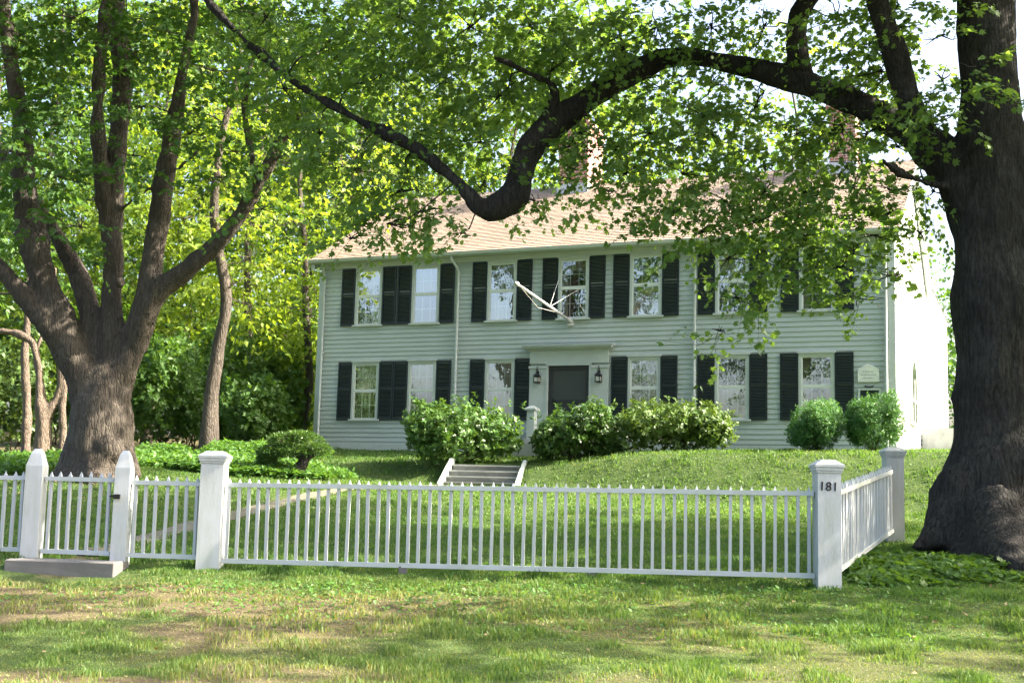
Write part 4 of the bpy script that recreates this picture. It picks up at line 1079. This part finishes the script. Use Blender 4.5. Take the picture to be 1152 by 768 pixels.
def bush(name, label, px, py_base, Yd, wpx, hpx, mat, n, leaf, shape=DIAM, depth=None, lumps=9, cat='shrub', group=None, upright=.2, stems=7, base_z=None, jk=.40):
    c = A_(px, py_base, Yd); x, y = c.x, Yd; z = (g(x, y) if base_z is None else base_z) - .03
    o = empty(name, (x, y, z)); tag(o, label, cat, group)
    W, H = mlen(wpx, Yd) / 2, A_(px, py_base - hpx, Yd).z - z; Dp = depth or W * .8
    cs, rs = [np.array([0, 0, H * .48])], [np.array([W * .82, Dp * .82, H * .46])]
    for i in range(lumps):
        a = rng.uniform(0, 2*np.pi); e = rng.uniform(.05, 1) ; r = rng.uniform(.26, .42)
        cs.append(np.array([math.cos(a) * W * (1 - r*.9) * math.sqrt(1 - e*e*.5), math.sin(a) * Dp * (1 - r*.9), H * (.25 + .52 * e)])); rs.append(np.array([W * r, Dp * r * 1.2, H * r * .75]))
    w = np.array([r.prod() ** (2/3) for r in rs]); w[0] *= .8; w /= w.sum()
    per = 9; nt = n // per; n = nt * per; ci = rng.choice(len(cs), nt, p=w)
    u = rng.normal(size=(nt, 3)); u /= np.linalg.norm(u, axis=1)[:, None]
    rad = 1 - .45 * rng.random(nt) ** 1.8 + .75 * jk * (rng.random(nt) ** 3) * np.clip(u[:, 2] + .6, 0, 1)
    jit = 1 + jk * (fbm(u[:, 0]*3 + ci*7.7, u[:, 1]*3 + u[:, 2]*3, .8, 3) - .5) * 2
    tip = np.array(cs)[ci] + u * (rad * jit)[:, None] * np.array(rs)[ci]
    td = u + rng.normal(size=(nt, 3)) * .4; td[:, 2] += upright + .25; td /= np.linalg.norm(td, axis=1)[:, None]
    e1 = np.cross(td, [.3, .5, .1]); e1 /= np.linalg.norm(e1, axis=1)[:, None]; e2 = np.cross(td, e1)
    R_ = lambda a: np.repeat(a, per, 0); ph = rng.random(n) * 2 * np.pi
    radial = R_(e1) * np.cos(ph)[:, None] + R_(e2) * np.sin(ph)[:, None]
    P = R_(tip) + R_(td) * ((rng.random(n) - .75) * leaf * 1.6)[:, None] + rng.normal(size=(n, 3)) * .008
    P[:, 2] = np.maximum(P[:, 2], .03 + rng.random(n) * .05)
    A = radial * (.9 - upright * .6) + R_(td) * (.35 + upright) + rng.normal(size=(n, 3)) * .15
    N = R_(td) * .9 + rng.normal(size=(n, 3)) * .2
    T = .35 * rng.random(n) + .35 * R_(rng.random(nt)) + .3 * np.clip(fbm(P[:, 0]*3 + 20, P[:, 2]*3 + P[:, 1]*2, .9, 2), 0, 1)
    leaves('foliage', P, A, N, leaf * (.6 + .8 * rng.random(n)), T, M[mat], o, shape)
    L = []
    for i in range(stems):
        k = ci[i]; L.append([np.array([rng.normal() * W * .12, rng.normal() * Dp * .1, 0]), cs[rng.integers(len(cs))] * .95])
    V, F = np_tubes(np.array(L), .025, .008); np_mesh('stem', V, F, M['bark_brown'], o)
    return o
FRONT = 'shrubs along the house front'
bush('rhododendron', 'big light green shrub left of the lawn steps, hiding the wall below two windows', 521, 518, 29.0, 136, 71, 'leaf_rhodo', 15000, .10, group=FRONT, depth=1.1, lumps=14)
bush('rhododendron', 'dark green shrub just right of the lawn steps in front of the door', 650, 517, 28.6, 106, 64, 'leaf_rhodo_dark', 13000, .095, group=FRONT, depth=1.0, lumps=12)
bush('azalea_shrub', 'wide olive green shrub between the door and the plain clapboards', 757, 510, 28.3, 142, 64, 'leaf_olive', 15000, .09, group=FRONT, depth=.95, lumps=14)
bush('rounded_yew', 'rounded green yew under the right-end window, the one nearer the door', 919, 509, 26.6, 66, 62, 'leaf_yew', 24000, .06, LONG, lumps=8, depth=.85, group='round yews by the house corner', upright=.25, jk=.16)
bush('rounded_yew', 'rounded green yew right at the house corner below the plaque', 985, 510, 26.2, 64, 68, 'leaf_yew', 24000, .06, LONG, lumps=8, depth=.85, group='round yews by the house corner', upright=.25, jk=.16)
for px, py, Yd, w, h, m, lab in ((180,488,36,90,110,'leaf_mid','loose green shrub at the wood edge right of the brown maple trunk'),
        (285,492,35,80,70,'leaf_mid','low green shrub beyond the flat-topped little pine'),(215,485,38,90,120,'leaf_mid','tall soft shrub behind the slim pale trunk'),(310,470,42,90,90,'leaf_mid','dark shrub in shade near the left house corner'),
        (15,480,37,80,110,'leaf_olive','yellowish shrub behind the pale crooked stems'),(330,420,44,70,60,'leaf_bright','dark leafy thicket against the left house corner'),(258,440,40,80,90,'leaf_mid','shaded shrub filling the gap behind the slim pale trunk'),
        (120,470,42,120,110,'leaf_deep','shaded shrub hidden behind the brown maple trunk'),(60,440,44,120,130,'leaf_olive','tall olive thicket behind the crooked stems')):
    bush('woodland_shrub', lab, px, py, Yd, w, h, m, 9000, .13, group='shrubs at the wood edge', lumps=12, depth=1.4)
# small pale crooked multi-stem tree
ct = empty('crooked_tree', A_(48, 497, 31)); off = ct.location.copy(); tag(ct, 'small pale tree with several crooked bare stems left of the brown maple', 'tree')
limb_mesh('trunk', [PL([(48,520,31,10),(48,500,31,9),(50,470,31,8),(46,440,31,6),(44,410,31,5),(36,385,31,4),(15,374,31,3.5),(-10,372,31,3)]), PL([(49,515,31,8),(50,480,31,7),(60,455,31,5),(70,430,31,5),(66,400,31,4),(58,360,31,3),(62,300,31,2.5)]),
   PL([(30,515,31.5,6),(30,492,31.5,5),(30,450,31.5,4.5),(28,400,31.5,4),(32,340,31.5,3),(30,260,31.5,2)]), PL([(70,515,31,6),(70,492,31,5),(70,460,31,4),(74,425,31,3.5),(70,395,31,3)]), PL([(46,430,31,4),(40,400,31.2,3),(52,360,31.3,2.5),(44,310,31.3,2)])], M['bark_pale'], ct, .035, 10, None, .3)
# flat-topped dwarf pine
YB = 26.5
bp = empty('dwarf_pine', A_(334, 535, YB)); off = bp.location.copy(); o_ = np.array(off); bp.location.z = g(bp.location.x, YB) - .03; off.z = bp.location.z; tag(bp, 'little flat-topped pine with a leaning dark trunk on the lawn', 'shrub')
_, ap = limb_mesh('trunk', [PL([(334,540,YB,9),(336,528,YB,7),(342,518,YB,6),(338,508,YB,4),(328,500,YB,2)]), PL([(341,520,YB,5),(352,510,YB,3),(362,504,YB,2)]), PL([(336,512,YB,3),(312,506,YB,2)])], M['bark_dark'], bp, .025, 10, None, .2)
cl = [(306,508,18,7),(325,500,24,11),(345,497,22,9),(358,505,15,6),(300,516,11,5),(318,494,18,7),(338,490,18,5),(330,508,26,6)]
P, A, N, T = [], [], [], []
for x, y, rx, rz in cl:
    n = 1500; u = rng.normal(size=(n, 3)); u /= np.linalg.norm(u, axis=1)[:, None]
    P.append(np.array(A_(x, y, YB)) - np.array(off) + u * (.6 + .4 * rng.random((n, 1))) * np.array([mlen(rx, YB), mlen(rx, YB) * .9, mlen(rz, YB)])); A.append(u + rng.normal(size=(n, 3)) * .5 + [0, 0, .5]); N.append(rng.normal(size=(n, 3)) + [0, 0, .6]); T.append(rng.random(n))
leaves('foliage', np.concatenate(P), np.concatenate(A), np.concatenate(N), .06 * (.6 + .8 * rng.random(len(np.concatenate(P)))), np.concatenate(T), M['leaf_rhodo_dark'], bp, LONG)

# ------------------------------------------------------------------ low plants
def cover(name, label, cat, boxes, mat, leaf, hmax, shape=DIAM):
    P, A, N, T = [], [], [], []
    for (cx, cy, rx, ry, n, hh) in boxes:
        a = rng.random(n) * 2 * np.pi; r = np.sqrt(rng.random(n)); x = cx + np.cos(a) * r * rx; y = cy + np.sin(a) * r * ry
        cl = fbm(x, y, .8, 3); k = cl > .36; x, y, r, cl = x[k], y[k], r[k], cl[k]; m = len(x)
        h = hh * (1 - .5 * r**3) * (.3 + 1.1 * cl) * rng.random(m) ** .4
        P.append(np.stack([x, y, G(x, y) + h], -1)); A.append(np.stack([rng.normal(size=m), rng.normal(size=m), rng.normal(size=m) * .4 + .15], -1))
        N.append(np.stack([rng.normal(size=m) * .45, rng.normal(size=m) * .45, np.ones(m)], -1)); T.append(rng.random(m) * .6 + cl * .4)
    P, A, N, T = map(np.concatenate, (P, A, N, T))
    return tag(leaves(name, P, A, N, leaf * (.6 + .8 * rng.random(len(P))), T, M[mat], None, shape), label, cat, kind='stuff')
cover('ground_cover', 'bright leafy ground cover spreading around the brown maple base', 'ground cover', [(-5.6, 27.6, 2.2, 1.7, 16000, .35), (-9, 29, 4, 2.6, 26000, .32), (-11.5, 25, 2.6, 2.2, 12000, .3), (-7.5, 31.5, 3, 2, 12000, .4)], 'leaf_cover', .10, .4)
cover('weeds', 'broad leafed weeds on the grass between slanting fence and dark trunk', 'weeds', [(4.9, 14.6, 1.1, 1.1, 2600, .13), (6.1, 14.9, 1.0, .7, 1700, .12), (4.3, 13.7, .6, .5, 900, .10), (6.6, 15.6, .8, .6, 1200, .16)], 'leaf_mid', .075, .15, MAPLE)
cover('weeds', 'small leafy weeds strewn in the rough grass before the fence', 'weeds', [(0, 12.9, 6.5, .45, 2200, .06), (1.5, 11.5, 4.5, 1.3, 1800, .04), (-2, 12.2, 3, .8, 900, .05)], 'leaf_cover', .045, .1)
M['litter'] = leafmat('dry_leaf_litter', (.16, .10, .05), (.34, .26, .15), .1)
cover('leaf_litter', 'a few dry fallen leaves scattered over the rough foreground grass', 'leaf litter', [(0, 11, 7, 3.4, 420, .03), (5, 14.5, 2.5, 1.6, 200, .05), (-8, 22.5, 2.0, 1.2, 500, .05)], 'litter', .042, .05)
print('done')
